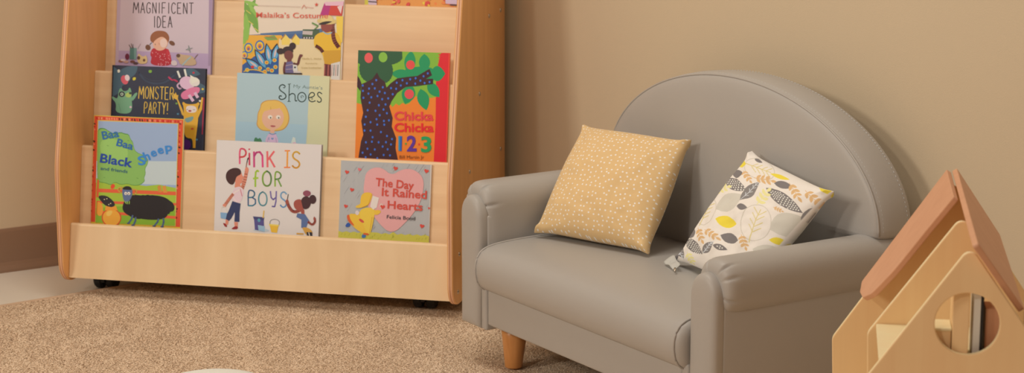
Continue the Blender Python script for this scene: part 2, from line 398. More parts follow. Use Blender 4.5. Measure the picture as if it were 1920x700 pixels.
class Art:
    """flat print in drawing units; o, px, py = drawing positions of cover top-left, top-right and lower-left (y down)"""
    def __init__(s, o, px, py, w, htop, hlow, x0, y0, x1, y1):
        s.o = Vector(o); s.a = Vector(px)-s.o; s.b = Vector(py)-s.o
        s.det = s.a.x*s.b.y-s.a.y*s.b.x; s.w = w; s.ht = htop; s.hl = hlow
        s.rect = (x0, y0, x1, y1); s.polys = []; s.layer = 0
    def m(s, p):
        dx, dy = p[0]-s.o.x, p[1]-s.o.y
        u = (dx*s.b.y-dy*s.b.x)/s.det; v = (s.a.x*dy-s.a.y*dx)/s.det
        return (u*s.w, s.ht+(s.hl-s.ht)*v)
    def poly(s, pts, col, raw=False, same=False):
        if not same: s.layer += 1
        q = pts if raw else [s.m(p) for p in pts]
        if len(q) > 3:
            tr = tessellate_polygon([[Vector((x, y, 0)) for x, y in q]]); tris = [[q[i] for i in t] for t in tr]
        else: tris = [q]
        for t in tris:
            c = s.clip(t)
            if len(c) >= 3: s.polys.append((c, s.layer, A(*col)))
        return s
    def clip(s, t):
        x0, y0, x1, y1 = s.rect
        for ax, lim, sg in ((0, x0, 1), (0, x1, -1), (1, y0, 1), (1, y1, -1)):
            out = []
            for i in range(len(t)):
                a, b = t[i-1], t[i]; ia = sg*(a[ax]-lim) >= 0; ib = sg*(b[ax]-lim) >= 0
                if ia != ib:
                    k = (lim-a[ax])/(b[ax]-a[ax]); out.append((a[0]+(b[0]-a[0])*k, a[1]+(b[1]-a[1])*k))
                if ib: out.append(b)
            t = out
            if not t: break
        return t
    def line(s, pts, wd, col, col2=None, taper=0):
        s.layer += 1; n = len(pts)
        for i in range(n-1):
            a, b = Vector(pts[i]), Vector(pts[i+1]); d = b-a
            if d.length < 1e-6: continue
            d.normalize(); nn = Vector((-d.y, d.x))
            wa = wd*.5*(1-taper*i/max(1, n-1)); wb = wd*.5*(1-taper*(i+1)/max(1, n-1)); e = d*wd*.12
            c = col if col2 is None else tuple(col[k]+(col2[k]-col[k])*(i+.5)/(n-1) for k in range(3))
            s.poly([tuple(a-e+nn*wa), tuple(b+e+nn*wb), tuple(b+e-nn*wb), tuple(a-e-nn*wa)], c, same=True)
        return s
    def text(s, txt, x, y, w, h, col, bold=.0, rot=0, arc=None):
        """glyph text fitted to a box: left x, baseline y, width w, cap height h (drawing units)"""
        s.layer += 1; fs, a0, a1, b0, b1 = glyphs(txt, bold); cap = .729; c, sn = math.cos(rot), math.sin(rot)
        sx = w/(a1-a0); sy = h/cap
        for f in fs:
            q = []
            for gx, gy in f:
                X, Y = (gx-a0)*sx, -gy*sy
                q.append((x+X*c-Y*sn, y+X*sn+Y*c))
            s.poly(q, col, same=True)
        return s
    def hand(s, txt, x, y, w, h, wd, cols, rot=0, gap=.28, widths=None):
        """stroke lettering; x,y = left baseline"""
        ws = [{'I':.35,'i':.3,'!':.3,' ':.5,'M':1.1}.get(ch, .8) for ch in txt]
        tot = sum(ws)+gap*(len(txt)-1); u = w/tot; X = 0; c, sn = math.cos(rot), math.sin(rot)
        for k, ch in enumerate(txt):
            col = cols[k % len(cols)]; c2 = None
            if isinstance(col[0], tuple): col, c2 = col
            for st in STROKES[ch]:
                P = [((X+px_*ws[k])*u, -py_*h) for px_, py_ in (smooth_path(st, 2) if len(st) > 5 else st)]
                s.line([(x+a*c-b_*sn, y+a*sn+b_*c) for a, b_ in P], wd, col, c2)
            X += ws[k]+gap
        return s

def make_book(label, i, u, w, s_top, th, base, art_fn, frame, hard=False, roll=0, mat='print', side=None, s_bot=-.0352):
    """book leaning on display board i; u = left end along the tier, heights along the board above board i-1"""
    h = s_top-s_bot
    t = bpy.data.objects.new('picture_book', None); COL.objects.link(t); t.empty_display_size = .03
    zc = Z[i-1]+s_bot*CS; v = VV[i]+(zc-Z[i])*TN-.0004
    org = S0+SU*u+SV*v; org.z = zc
    Xa = SU.copy(); Ya = SV*SN+Vector((0,0,CS)); Za = Xa.cross(Ya)
    mt = Matrix((Xa, Ya, Za)).transposed().to_4x4(); mt.translation = org
    t.matrix_world = mt @ Matrix.Rotation(roll, 4, 'Z')
    tag(t, label, 'book', 'picture books on the display tiers')
    ct = .0022 if hard else .0005; ov = .0025 if hard else 0
    # cover: front board with its print, spine and back board in one mesh
    art = Art(*frame[:3], w, frame[3]-s_bot, frame[4]-s_bot, 0, 0, w, h)
    art_fn(art)
    verts = []; faces = []; cols = []
    def addb(x0, x1, y0, y1, z0, z1, c):
        k = len(verts); verts.extend([(x, y, z) for x in (x0, x1) for y in (y0, y1) for z in (z0, z1)])
        for f in ((0,1,3,2), (4,6,7,5), (0,4,5,1), (2,3,7,6), (0,2,6,4), (1,5,7,3)): faces.append([k+q for q in f]); cols.append(c)
    bc = A(*base); sc = A(*(side or base))
    addb(0, w, 0, h, 0, ct, sc); addb(0, w, 0, h, th-ct, th, bc); addb(0, ct, 0, h, ct, th-ct, sc)
    for pts, ly, c in art.polys:
        k = len(verts); verts.extend([(x, y, th+.00004+ly*.000014) for x, y in pts]); faces.append(list(range(k, k+len(pts)))); cols.append(c)
    me = bpy.data.meshes.new('cover'); me.from_pydata(verts, [], faces)
    ca = me.color_attributes.new('Col', 'FLOAT_COLOR', 'CORNER'); q = 0
    for p, c in zip(me.polygons, cols):
        for li in p.loop_indices: ca.data[li].color = c
    # make print faces look outwards
    bmx = bmesh.new(); bmx.from_mesh(me); bmx.normal_update()
    for fidx, f in enumerate(bmx.faces):
        if fidx >= 18 and f.normal.z < 0: f.normal_flip()
    bmx.to_mesh(me); bmx.free()
    link('cover', me, M[mat], t)
    box('pages', (ct+.0002, w-ov-.0008, ov+.0004, h-ov-.0004, ct+.0001, th-ct-.0001), M['paper'], t)
    return t
def art_sheep(a):
    a.poly([(45,40),(540,65),(520,665),(20,640)], (214,172,52))
    a.poly([(52,52),(532,74),(512,660),(28,636)], (216,74,42))
    rn = random.Random(4)
    for k in range(34):   # worn marks of the patterned border
        x = 60+k*13.8; y = 58+k*.62
        c = [(196,30,24),(232,130,92),(60,30,20),(240,150,110)][rn.choice([0,1,2,2,3]) if 8 < k < 24 else rn.choice([0,0,1,3])]
        a.poly([(x,y),(x+rn.uniform(5,11),y+.5),(x+rn.uniform(4,11),y+14),(x+1,y+12)], c)
    for k in range(34):
        y = 90+k*16; 
        for sx, x0 in ((-1, 49-k*.78), (1, 512-k*.78)):
            if rn.random() < .55: a.poly([(x0,y),(x0+rn.uniform(6,12),y+3),(x0+rn.uniform(5,11),y+rn.uniform(8,14)),(x0+1,y+9)], [(70,26,20),(180,20,20),(236,120,84)][rn.choice([0,1,1,2])])
    a.poly([(70,74),(508,92),(489,656),(52,640)], (214,180,80))
    a.poly([(74,79),(504,96),(486,654),(56,638)], (150,166,196))
    a.poly([(62,300),(496,300),(494,430),(58,420)], (190,196,208))
    a.poly([(60,395),(220,420),(330,436),(400,428),(492,446),(486,654),(54,640)], (160,182,54))
    a.poly([(56,560),(200,548),(360,580),(486,570),(486,654),(54,640)], (132,168,40))
    pts = [(70,160),(72,128),(84,118),(110,120),(130,135),(160,150),(196,140),(215,148),(240,152),(248,178),(262,196),(266,225),(278,250),(320,268),(344,290),(340,320),(326,340),(330,370),(320,392),(326,410),(300,432),(262,436),(230,424),(196,432),(160,416),(140,434),(110,422),(80,418),(64,408)]
    a.poly(blob(pts,1), (72,132,54)); a.poly([(x*.985+3, y*.975+8) for x, y in blob(pts,1)], (134,176,86))
    a.poly(blob([(74,190),(140,170),(220,200),(240,270),(200,330),(100,320)],2), (150,190,96))
    for x, y in ((232,186),(296,318),(120,214),(280,392),(100,390)): a.line([(x,y),(x+9,y+3)], 2.5, (90,140,60))
    for y0, y1, h in ((452,466,20),(520,528,14),(574,600,15)):   # fence rails
        a.poly([(62,y0),(492,y1),(492,y1+h),(60,y0+h)], (222,92,52))
    a.poly([(66,404),(76,404),(72,500),(60,500)], (222,92,52)); a.poly(ell(150,440,11,14,.5), (226,70,40))
    a.poly([(392,438),(408,430),(418,470),(398,470)], (206,132,52)); a.poly([(418,438),(436,432),(446,472),(424,472)], (214,140,56))
    # cat and jug at lower left
    a.poly(blob([(64,520),(88,532),(98,560),(92,600),(70,606),(60,580)]), (232,152,52)); a.line([(64,524),(60,600)], 4, (200,96,30))
    a.poly(ell(142,612,54,50), (206,70,34)); a.poly(ell(142,612,48,45), (240,160,52)); a.poly(blob([(112,585),(130,572),(150,574),(140,600),(116,606)]), (248,186,84))
    a.poly([(112,548),(168,548),(176,572),(106,572)], (236,148,48))
    a.poly(blob([(66,494),(100,488),(132,500),(166,536),(150,556),(112,548),(92,530)],1), (38,34,40))
    for x, y in ((104,512),(118,508),(138,534),(128,540)): a.poly(ell(x,y,3,3,n=8), (230,220,160))
    # black sheep
    body = [(204,540),(222,500),(262,484),(300,488),(360,486),(410,490),(450,506),(478,536),(472,564),(450,574),(444,604),(410,620),(350,622),(300,616),(262,606),(226,596),(202,570)]
    a.poly(bumpy(340,552,132,66,30,.05), (26,22,26)); a.poly(blob(body,2), (26,22,26)); a.poly(ell(462,546,20,30,-.4), (30,26,30))
    a.poly(blob([(228,580),(240,606),(300,622),(320,600)]), (26,22,26))
    for x, y, x2, y2 in ((258,598,236,640),(274,608,262,650),(398,616,376,652),(424,612,418,656)): a.line([(x,y),((x+x2)/2+4,(y+y2)/2),(x2,y2)], 9, (74,92,122)); 
    for x, y in ((234,642),(258,652),(372,655),(416,659)): a.poly(ell(x,y,9,4,n=10), (60,78,108))
    a.line(smooth_path([(204,448),(184,446),(180,460),(196,474),(206,470)],2), 9, (220,162,70)); a.line(smooth_path([(256,456),(276,456),(280,472),(264,484)],2), 9, (220,162,70))
    a.poly(blob([(200,452),(216,440),(244,440),(258,456),(256,490),(240,520),(220,528),(206,510)]), (92,106,136))
    a.poly(blob([(200,456),(214,438),(246,438),(258,460),(230,458)]), (30,26,32))
    a.poly(ell(221,478,8,9,n=12), (236,232,226)); a.poly(ell(238,478,8,9,n=12), (236,232,226)); a.poly(ell(222,480,3,3,n=8), (20,20,24)); a.poly(ell(237,480,3,3,n=8), (20,20,24))
    for x in (216,226,236): a.poly(leafshape(x+4,528,22,5,1.3+(x-226)*.03), (150,190,70))
    # lettering
    a.text('Baa', 98, 182, 92, 46, (38,104,152), .022, -.18)
    a.text('Baa', 170, 214, 92, 42, (34,98,156), .022, .27)
    a.text('Black', 80, 306, 178, 50, (22,66,146), .025, .16)
    for ch, x, y, w_, h_, r in (('S',290,322,42,56,-.1),('h',328,300,32,56,-.35),('e',364,278,32,52,-.35),('e',400,262,32,52,-.3),('p',438,246,38,50,-.15)):
        a.text(ch, x, y, w_, h_*(.9 if ch in 'Sh' else .92), (50,128,196), .025, r)
    a.text('and friends', 84, 348, 148, 18, (40,92,112), .012, .12)
def art_pink(a):
    a.poly([(20,20),(740,60),(720,680),(0,640)], (218,202,190))
    RD, PK, MG, OR, YL, GR, DG, TE, BL_, PU = (222,66,58),(226,96,130),(168,50,104),(232,122,60),(226,176,56),(150,182,54),(82,116,80),(48,128,140),(96,146,188),(96,84,142)
    def H(ch, x, y, w_, h_, c1, c2=None, wd=10): a.hand(ch, x, y, w_, h_, wd, [(c1, c2 or c1)])
    H('P',180,192,50,104,PK,RD,12); H('i',238,200,20,112,RD,MG,12); H('n',276,214,66,104,MG,(222,70,120),13); H('K',366,214,54,106,(214,70,130),OR,13)
    a.line([(486,104),(520,104)],9,OR); a.line([(504,104),(500,214)],11,OR,YL); a.line([(480,216),(520,216)],9,OR); H('S',532,220,58,110,YL,(222,150,50),11)
    H('f',270,346,44,110,(176,196,56),GR,12); H('O',332,344,64,104,GR,DG,11); H('R',416,344,46,100,GR,DG,10)
    H('B',234,474,54,104,(70,84,120),TE,9); H('O',304,476,62,96,TE,(110,150,150),9); H('y',384,480,46,104,(120,100,150),PU,9); H('S',450,484,48,104,(130,170,204),BL_,9)
    SK, HR = (216,132,104),(66,34,34)
    # boy reaching up with a brush
    a.line([(228,200),(236,160)],6,(40,34,34)); a.poly(leafshape(238,158,22,9,-1.2),(24,22,26)); a.line([(222,236),(230,186)],6,(150,90,70))
    a.line(smooth_path([(196,360),(214,310),(230,232)],2),24,SK); a.poly(ell(230,232,13,18),SK)
    a.poly(blob([(146,270),(196,246),(196,268),(212,284),(200,292),(200,320),(172,330),(150,326)]),SK)
    a.poly(blob([(110,230),(150,216),(188,226),(194,262),(160,276),(150,310),(136,336),(106,326),(86,290),(90,254)]),HR)
    a.poly([(150,322),(182,322),(190,356),(146,350)],SK)
    a.poly(blob([(150,350),(186,344),(212,372),(186,460),(130,444),(122,400)],1),(222,190,188)); a.line([(134,392),(196,356)],4,(240,232,226)); a.line([(128,412),(160,450)],4,(240,232,226)); a.line([(184,360),(196,410)],5,(200,110,120))
    a.line(smooth_path([(136,396),(108,430),(80,470)],2),20,SK); a.poly(ell(76,474,12,13),SK)
    a.poly([(130,444),(186,460),(178,520),(176,584),(142,582),(146,516),(122,560),(106,578),(76,560),(104,510)],(44,54,88))
    a.poly([(84,566),(104,576),(98,604),(80,604)],SK); a.poly([(140,584),(166,586),(164,622),(144,620)],SK)
    a.poly(blob([(62,590),(84,596),(96,620),(78,618)]),(150,34,38)); a.poly(blob([(128,624),(150,612),(166,616),(164,634),(120,634)]),(150,34,38))
    a.poly([(48,520),(94,524),(84,566),(50,560)],(126,160,186)); a.line(smooth_path([(52,520),(54,486),(72,478),(92,500),(94,524)],2),4,(226,222,216))
    # pots
    a.poly(blob([(246,640),(330,622),(384,640),(350,652)]),(186,190,200))
    a.poly([(274,550),(340,556),(342,650),(280,636)],(84,76,126)); a.poly([(268,546),(344,552),(340,572),(274,566)],(62,62,104)); a.poly(ell(308,572,10,12),(92,150,160)); a.poly([(300,604),(346,612),(346,650),(304,640)],(150,176,196)); a.line([(342,508),(336,556)],8,(218,172,84))
    a.poly([(378,600),(438,606),(428,656),(390,652)],(230,176,52)); a.line(smooth_path([(380,600),(384,570),(420,562),(448,578),(440,606)],2),3,(110,104,100)); a.poly([(374,596),(442,602),(440,612),(376,606)],(240,198,90))
    # girl painting at right
    SD = (160,76,62)
    a.line(smooth_path([(590,500),(540,520),(508,480),(496,440)],2),20,SD); a.poly(ell(498,448,11,17),SD); a.line([(500,430),(506,396)],5,(50,44,44))
    a.poly(blob([(540,452),(560,430),(600,430),(610,490),(600,512),(566,506),(544,484)]),SD); a.poly([(588,496),(612,500),(612,536),(592,530)],SD)
    a.poly(blob([(590,430),(620,404),(652,420),(660,450),(644,490),(606,500),(596,460)]),(66,36,40)); a.poly(ell(668,430,24,30),(66,36,40)); a.poly(ell(630,390,26,20),(140,70,84))
    a.poly([(566,524),(616,530),(646,576),(632,594),(620,628),(590,620),(592,566),(558,548)],(86,104,142))
    a.line(smooth_path([(636,580),(664,604),(684,580),(680,556)],2),14,SD); a.poly(ell(678,560,6,14),SD)
    a.poly(blob([(594,616),(640,620),(668,650),(660,676),(620,668),(606,640)]),(206,150,62)); a.line([(560,660),(604,662)],10,(206,150,62)); a.poly([(624,650),(662,650),(664,680),(628,672)],(40,40,50)); a.line([(640,652),(646,676)],5,(230,226,220))
def art_hearts(a):
    a.poly([(50,44),(745,72),(725,670),(25,640)],(176,170,162))
    rn = random.Random(9)
    for k in range(70):
        x, y = rn.uniform(60,720), rn.uniform(60,600); l = rn.uniform(20,60); a.line([(x,y),(x-l*.7,y+l)],2,(160,154,150) if k%2 else (188,182,174))
    a.poly([(732,72),(745,74),(722,664),(711,662)],(214,196,176))
    a.poly(blob([(236,200),(246,140),(300,100),(370,100),(440,160),(520,110),(600,108),(670,160),(682,240),(650,370),(560,490),(436,604),(330,510),(262,400),(224,290)]),(224,158,150))
    for x, y, r in ((104,136,16),(200,116,14),(140,268,16),(92,392,15),(470,106,17),(700,124,17),(662,534,17),(540,636,15),(338,632,10),(716,400,9)): a.poly(heart(x,y,r,.25),(212,70,56) if y > 120 or x > 400 else (222,110,110))
    pts = [(30,590)]; 
    for k in range(24): pts.append((34+k*29.5, 578+(k%2)*9+k*.9+ (-10 if k in (9,14) else 0)))
    a.poly(pts+[(722,670),(28,640)],(200,186,70))
    for k in range(30): 
        x = rn.uniform(40,700); y = rn.uniform(604,640); a.line([(x,y),(x+8,y-16)],3,(176,172,56))
    YE, YD = (232,182,58),(208,150,40)
    a.poly(blob([(118,446),(160,450),(190,440),(230,400),(290,410),(312,440),(296,520),(276,596),(240,600),(190,580),(140,540),(112,490)]),YE)
    a.poly(blob([(98,460),(118,452),(124,490),(160,540),(140,536),(104,500)]),(214,92,40)); a.poly(blob([(84,540),(106,512),(126,526),(120,544),(96,550)]),(40,82,150)); a.poly(blob([(208,612),(222,596),(244,604),(238,628),(212,630)]),(60,110,160)); a.poly([(224,590),(266,594),(262,608),(222,604)],(214,92,40))
    a.poly(blob([(196,420),(250,396),(310,410),(318,440),(300,470),(280,600),(250,596),(200,470)]),(238,190,66)); a.poly(blob([(300,420),(352,416),(358,438),(314,462)]),YE)
    a.poly(ell(178,440,15,17),(216,196,186)); a.poly([(296,310),(344,326),(326,400),(300,416),(276,392)],(226,206,190)); a.poly(blob([(346,372),(372,368),(376,396),(352,412)]),(220,190,170))
    a.poly(blob([(204,340),(214,300),(250,284),(296,292),(290,330),(264,384),(210,404),(166,404),(168,388),(204,376)]),YE); a.line([(290,300),(262,380),(214,400)],4,YD); a.line([(290,470),(270,590)],4,YD)
    a.poly(ell(210,500,22,10,.6),(206,76,60)); a.poly(heart(370,394,18,.1),(212,70,56))
    RD = (206,74,58)
    a.text('The Day',318,236,286,62,RD,.02,.09); a.text('It Rained',364,310,336,62,RD,.02,.06); a.text('Hearts',406,404,262,60,RD,.02,.06)
    a.text('Felicia Bond',400,480,212,27,(74,66,66),.012,.05)
def art_tree(a):
    a.poly([(30,14),(590,36),(565,685),(10,660)],(234,124,36))
    pts = [(28,16),(590,36),(586,290)]
    for k in range(30): pts.append((545-k*11, 310+(k%2)*12+ (22 if k > 10 else 0)))
    a.poly([(28,16),(590,36),(585,280),(470,300),(360,290),(345,330),(322,340),(300,330),(280,346),(262,334),(240,356),(230,340),(225,345),(60,340),(20,330)],(126,174,50))
    a.poly([(530,34),(590,36),(567,684),(484,682),(496,420),(500,150),(512,100)],(214,26,40))
    for k in range(8): a.poly([(534,38+k*9),(508+(k%2)*6,44+k*9),(534,52+k*9)],(214,26,40))
    a.poly([(574,36),(590,36),(567,684),(554,684)],(226,60,40))
    G1, G2 = (36,84,52),(14,142,84)
    for x, y, L, w_, an in ((345,92,140,66,1.7),(432,95,110,66,1.55),(510,156,88,90,0),(300,160,130,56,.05),(335,280,120,80,1.9),(425,310,130,70,1.3),(485,252,110,62,.9)): a.poly(bumpy(x,y,1,1,3,0) if 0 else leafshape(x,y,L,w_,an),G2)
    a.poly(blob([(300,130),(420,110),(500,130),(500,200),(380,240),(300,220)]),G2)
    a.poly(bumpy(150,60,150,54,34,.03),G1); a.poly(bumpy(110,130,66,78,24,.04),G1); a.poly(bumpy(186,140,58,74,24,.04),G1); a.poly([(30,16),(300,26),(300,70),(34,90)],G1)
    a.poly(ell(100,64,25,30),(224,84,80)); a.poly(ell(186,60,26,30),(130,178,60)); a.poly(ell(349,105,26,27),(222,72,66)); a.poly(ell(341,278,28,29),(222,72,76))
    T = (58,22,34)
    a.poly([(150,150),(165,182),(196,205),(206,240),(230,215),(270,185),(330,176),(390,170),(440,140),(462,128),(476,166),(440,188),(482,186),(482,218),(380,230),(320,236),(270,270),(236,320),(222,352),(242,420),(236,470),(262,540),(258,600),(272,668),(36,658),(52,560),(66,520),(54,440),(66,390),(50,300),(56,220),(84,208),(120,190)],T)
    a.poly([(28,165),(44,185),(56,215),(50,262),(26,230)],T)
    DB = (56,104,190)
    for x, y in ((145,196),(122,219),(184,238),(64,228),(102,246),(136,245),(65,260),(98,276),(165,264),(196,272),(152,290),(68,301),(115,298),(180,309),(216,304),(243,279),(105,330),(160,345),(200,340),(93,375),(140,378),(188,370),(82,414),(165,404),(208,392),(146,428),(110,446),(190,438),(220,434),(75,460),(150,460),(192,460),(74,496),(110,496),(172,504),(208,527),(122,535),(238,545),(82,566),(118,562),(158,565),(202,564),(91,604),(135,608),(182,590),(212,606),(232,577),(62,628),(110,638),(150,660),(188,640),(226,642),(80,655),(264,247),(234,243),(268,211),(302,196),(348,190),(292,227),(328,214),(380,184),(408,198),(378,216),(427,172),(452,155),(462,206),(433,212)): a.poly(ell(x,y,6.2,7.4,n=8),DB)
    RD = (222,58,66)
    a.text('Chicka',252,432,232,52,RD,.028); a.text('Chicka',252,500,234,52,(222,30,40),.028)
    a.poly([(276,526),(298,528),(294,616),(276,614)],(40,140,170)); a.poly([(286,527),(298,528),(295,616),(286,615)],(30,90,170))
    a.text('2',326,614,58,92,(90,44,140),.03); a.text('3',410,618,62,92,(24,150,84),.03); a.poly(ell(320,572,5,6),(70,160,70)); a.poly(ell(398,574,5,6),(220,60,40))
    a.text('Bill Martin Jr',282,660,146,20,(120,70,30),.0)
def art_monster(a):
    a.poly([(40,30),(750,60),(725,680),(20,650)],(38,44,62))
    for p in (leafshape(70,190,190,100,-1.2),leafshape(130,120,200,110,-.9),leafshape(60,110,150,90,-1.9),leafshape(190,80,140,70,-.9),leafshape(690,210,150,80,.2),leafshape(640,90,130,60,.2)): a.poly(p,(62,88,100))
    a.line(smooth_path([(240,90),(300,170),(430,180),(520,100)],3),14,(54,66,84)); a.line(smooth_path([(250,92),(310,150),(420,160),(505,96)],3),6,(48,56,74))
    a.poly([(44,36),(54,37),(34,650),(24,650)],(26,32,46))
    a.poly(ell(136,148,26,36,-.4),(206,84,96)); a.poly(ell(156,132,18,24,-.2),(216,190,184)); a.poly(blob([(80,72),(98,66),(104,88),(86,96)],1),(214,206,180)); a.poly(blob([(196,130),(222,126),(220,148),(198,154)],1),(206,186,52)); a.poly(blob([(316,72),(342,72),(340,94),(318,94)],1),(120,160,54))
    for x, y, c in ((652,92,(190,40,60)),(720,216,(210,180,60)),(700,306,(216,206,196)),(536,406,(70,120,140)),(526,326,(110,150,60)),(676,600,(70,120,140))): a.poly(ell(x,y,9,8,n=8),c)
    G = (112,158,118)
    a.poly(blob([(92,226),(110,206),(126,236),(160,232),(176,200),(190,240),(190,300),(196,370),(170,410),(64,400),(76,330),(40,290),(44,270),(84,300)]),G); a.poly(blob([(188,280),(224,240),(236,252),(208,300),(190,310)]),G)
    a.poly(ell(116,258,23,22),(40,44,50)); a.poly(ell(116,258,11,12),(196,210,180)); a.poly(ell(116,258,5,6),(30,30,36)); a.poly(blob([(140,256),(170,240),(190,262),(180,284),(146,280)]),(170,186,90)); a.poly(ell(180,250,11,9),(50,60,56)); a.line([(92,330),(110,400)],3,(86,130,96)); a.poly(ell(182,356,9,8),(216,180,180))
    YL = (222,178,74)
    a.hand('MONSTER',242,290,262,94,6.5,[YL],.03,.26); a.hand('PARTY!',282,402,180,88,6.5,[YL],.04,.3)
    a.poly([(500,242),(512,258),(520,240),(528,262),(540,262),(536,290),(572,372),(588,430),(566,410),(530,300),(502,284)],(218,166,60))
    PK = (214,172,186)
    a.line([(534,80),(552,128)],15,(216,208,206)); a.line([(586,66),(600,126)],15,(216,208,206))
    a.line(smooth_path([(466,124),(490,148),(510,146),(534,160)],2),13,(200,60,96))
    a.poly(ell(606,170,58,50,.3),PK); a.line(smooth_path([(548,170),(528,190),(548,216),(562,208)],2),12,PK); a.poly(blob([(556,250),(600,220),(650,200),(700,200),(700,240),(650,270),(600,296),(564,290)]),(214,112,142)); a.poly(ell(660,160,40,34,.4),(220,204,204))
    a.line([(620,262),(650,306)],22,PK); a.line([(664,244),(684,280)],22,PK); a.poly([(626,108),(700,150),(640,176)],(224,216,206))
    Y2 = (220,162,48)
    a.poly(blob([(576,310),(600,332),(670,330),(690,312),(700,330),(686,350),(690,420),(680,520),(668,600),(668,662),(650,662),(646,590),(604,590),(584,560),(580,440),(580,350),(568,326)]),Y2)
    a.poly([(646,560),(670,560),(668,664),(648,664)],Y2); a.poly([(686,440),(716,370),(724,280),(712,278),(700,350),(676,410)],Y2)
    a.poly(blob([(596,346),(640,340),(676,352),(676,396),(600,396)]),(224,202,186)); a.line([(600,374),(612,370)],3,(60,40,40)); a.line([(650,372),(664,374)],3,(60,40,40)); a.poly(ell(626,382,12,7),(170,50,60))
    a.poly(blob([(584,440),(620,430),(656,420),(648,456),(600,476)]),(120,150,140)); a.poly(ell(644,518,11,8),(206,90,50)); a.poly(ell(600,640,34,40),(84,30,104))
    a.poly([(724,280),(738,282),(722,560),(714,560)],(150,30,60))
def art_idea(a):
    a.poly([(-10,-900),(1100,-900),(1100,720),(0,700)],(200,176,176))
    a.poly([(60,496),(1000,524),(1000,720),(50,700)],(180,150,172))
    a.poly([(95,-900),(128,-900),(128,0),(104,620),(72,620)],(186,160,168)); a.poly([(968,-900),(1010,-900),(1000,0),(975,640),(950,640)],(160,132,152))
    BK = (58,44,48)
    a.hand('MAGNIFICENT',246,134,566,104,8,[BK],.012,.34); a.hand('IDEA',440,272,172,108,8,[BK],0,.34)
    HA, SK, RD = (146,84,50),(222,166,134),(182,28,44)
    a.poly(ell(386,466,24,28,-.4),(110,66,44)); a.poly(ell(612,424,30,20,.6),(110,66,44)); a.line([(402,440),(420,420)],8,(60,80,90))
    a.poly(blob([(430,500),(420,560),(404,640),(610,645),(606,570),(586,500),(560,470),(460,470)]),RD)
    a.poly(blob([(404,400),(412,340),(460,304),(520,304),(560,316),(588,360),(582,410),(560,440),(440,430)]),HA)
    a.poly(blob([(428,424),(470,380),(524,356),(572,400),(574,440),(540,488),(490,500),(446,480)]),SK); a.poly(blob([(500,390),(546,372),(570,420),(556,460),(520,470),(500,440)]),(226,190,170)); a.line([(488,420),(492,440)],4,(170,96,80)); a.line([(452,430),(456,442)],5,(60,40,36))
    a.poly(blob([(404,530),(424,480),(446,470),(470,490),(440,560),(420,566)]),RD); a.poly(blob([(560,480),(580,480),(606,560),(590,600),(560,560)]),(196,40,54))
    rn = random.Random(2)
    for k in range(34): x, y = rn.uniform(420,600), rn.uniform(510,640); a.poly(ell(x,y,4.5,4.5,n=6),(226,150,150))
    a.poly([(216,470),(280,472),(276,584),(212,580)],(88,124,112)); a.poly([(254,471),(280,472),(276,584),(256,583)],(120,150,138)); a.line([(206,440),(228,474)],5,(80,60,50)); a.line([(228,430),(240,474)],5,(100,70,50)); a.line([(244,436),(246,474)],5,(60,50,50)); a.line([(316,430),(290,480)],3,(150,120,130))
    a.poly(ell(190,556,20,30),(110,36,60)); a.poly(blob([(284,560),(300,520),(322,548),(350,556),(366,536),(384,580),(376,625),(290,625)]),(216,178,120)); a.poly(ell(298,568,15,18),(96,62,44)); a.poly(ell(350,590,12,14),(110,70,50))
    for x, y, c in ((130,600,(150,96,70)),(180,606,(196,150,130)),(240,604,(120,70,60)),(150,590,(216,190,180)),(270,620,(90,60,60))): a.poly(ell(x,y,24,12),c)
    a.poly(blob([(652,540),(680,522),(716,536),(790,540),(830,570),(850,640),(690,636),(676,590),(656,570)]),(196,160,120)); a.poly(ell(672,544,19,18),(96,62,46)); a.line(smooth_path([(820,580),(836,550),(856,530)],2),6,(140,110,90)); a.line([(710,636),(760,580),(790,556)],14,(160,176,168)); a.line([(742,486),(806,470)],5,(110,120,110)); a.line([(768,446),(784,512)],6,(110,120,110)); a.poly(ell(770,480,12,12),(140,140,130))
    a.poly(blob([(600,600),(640,584),(664,610),(660,640),(610,640)]),(214,190,180))
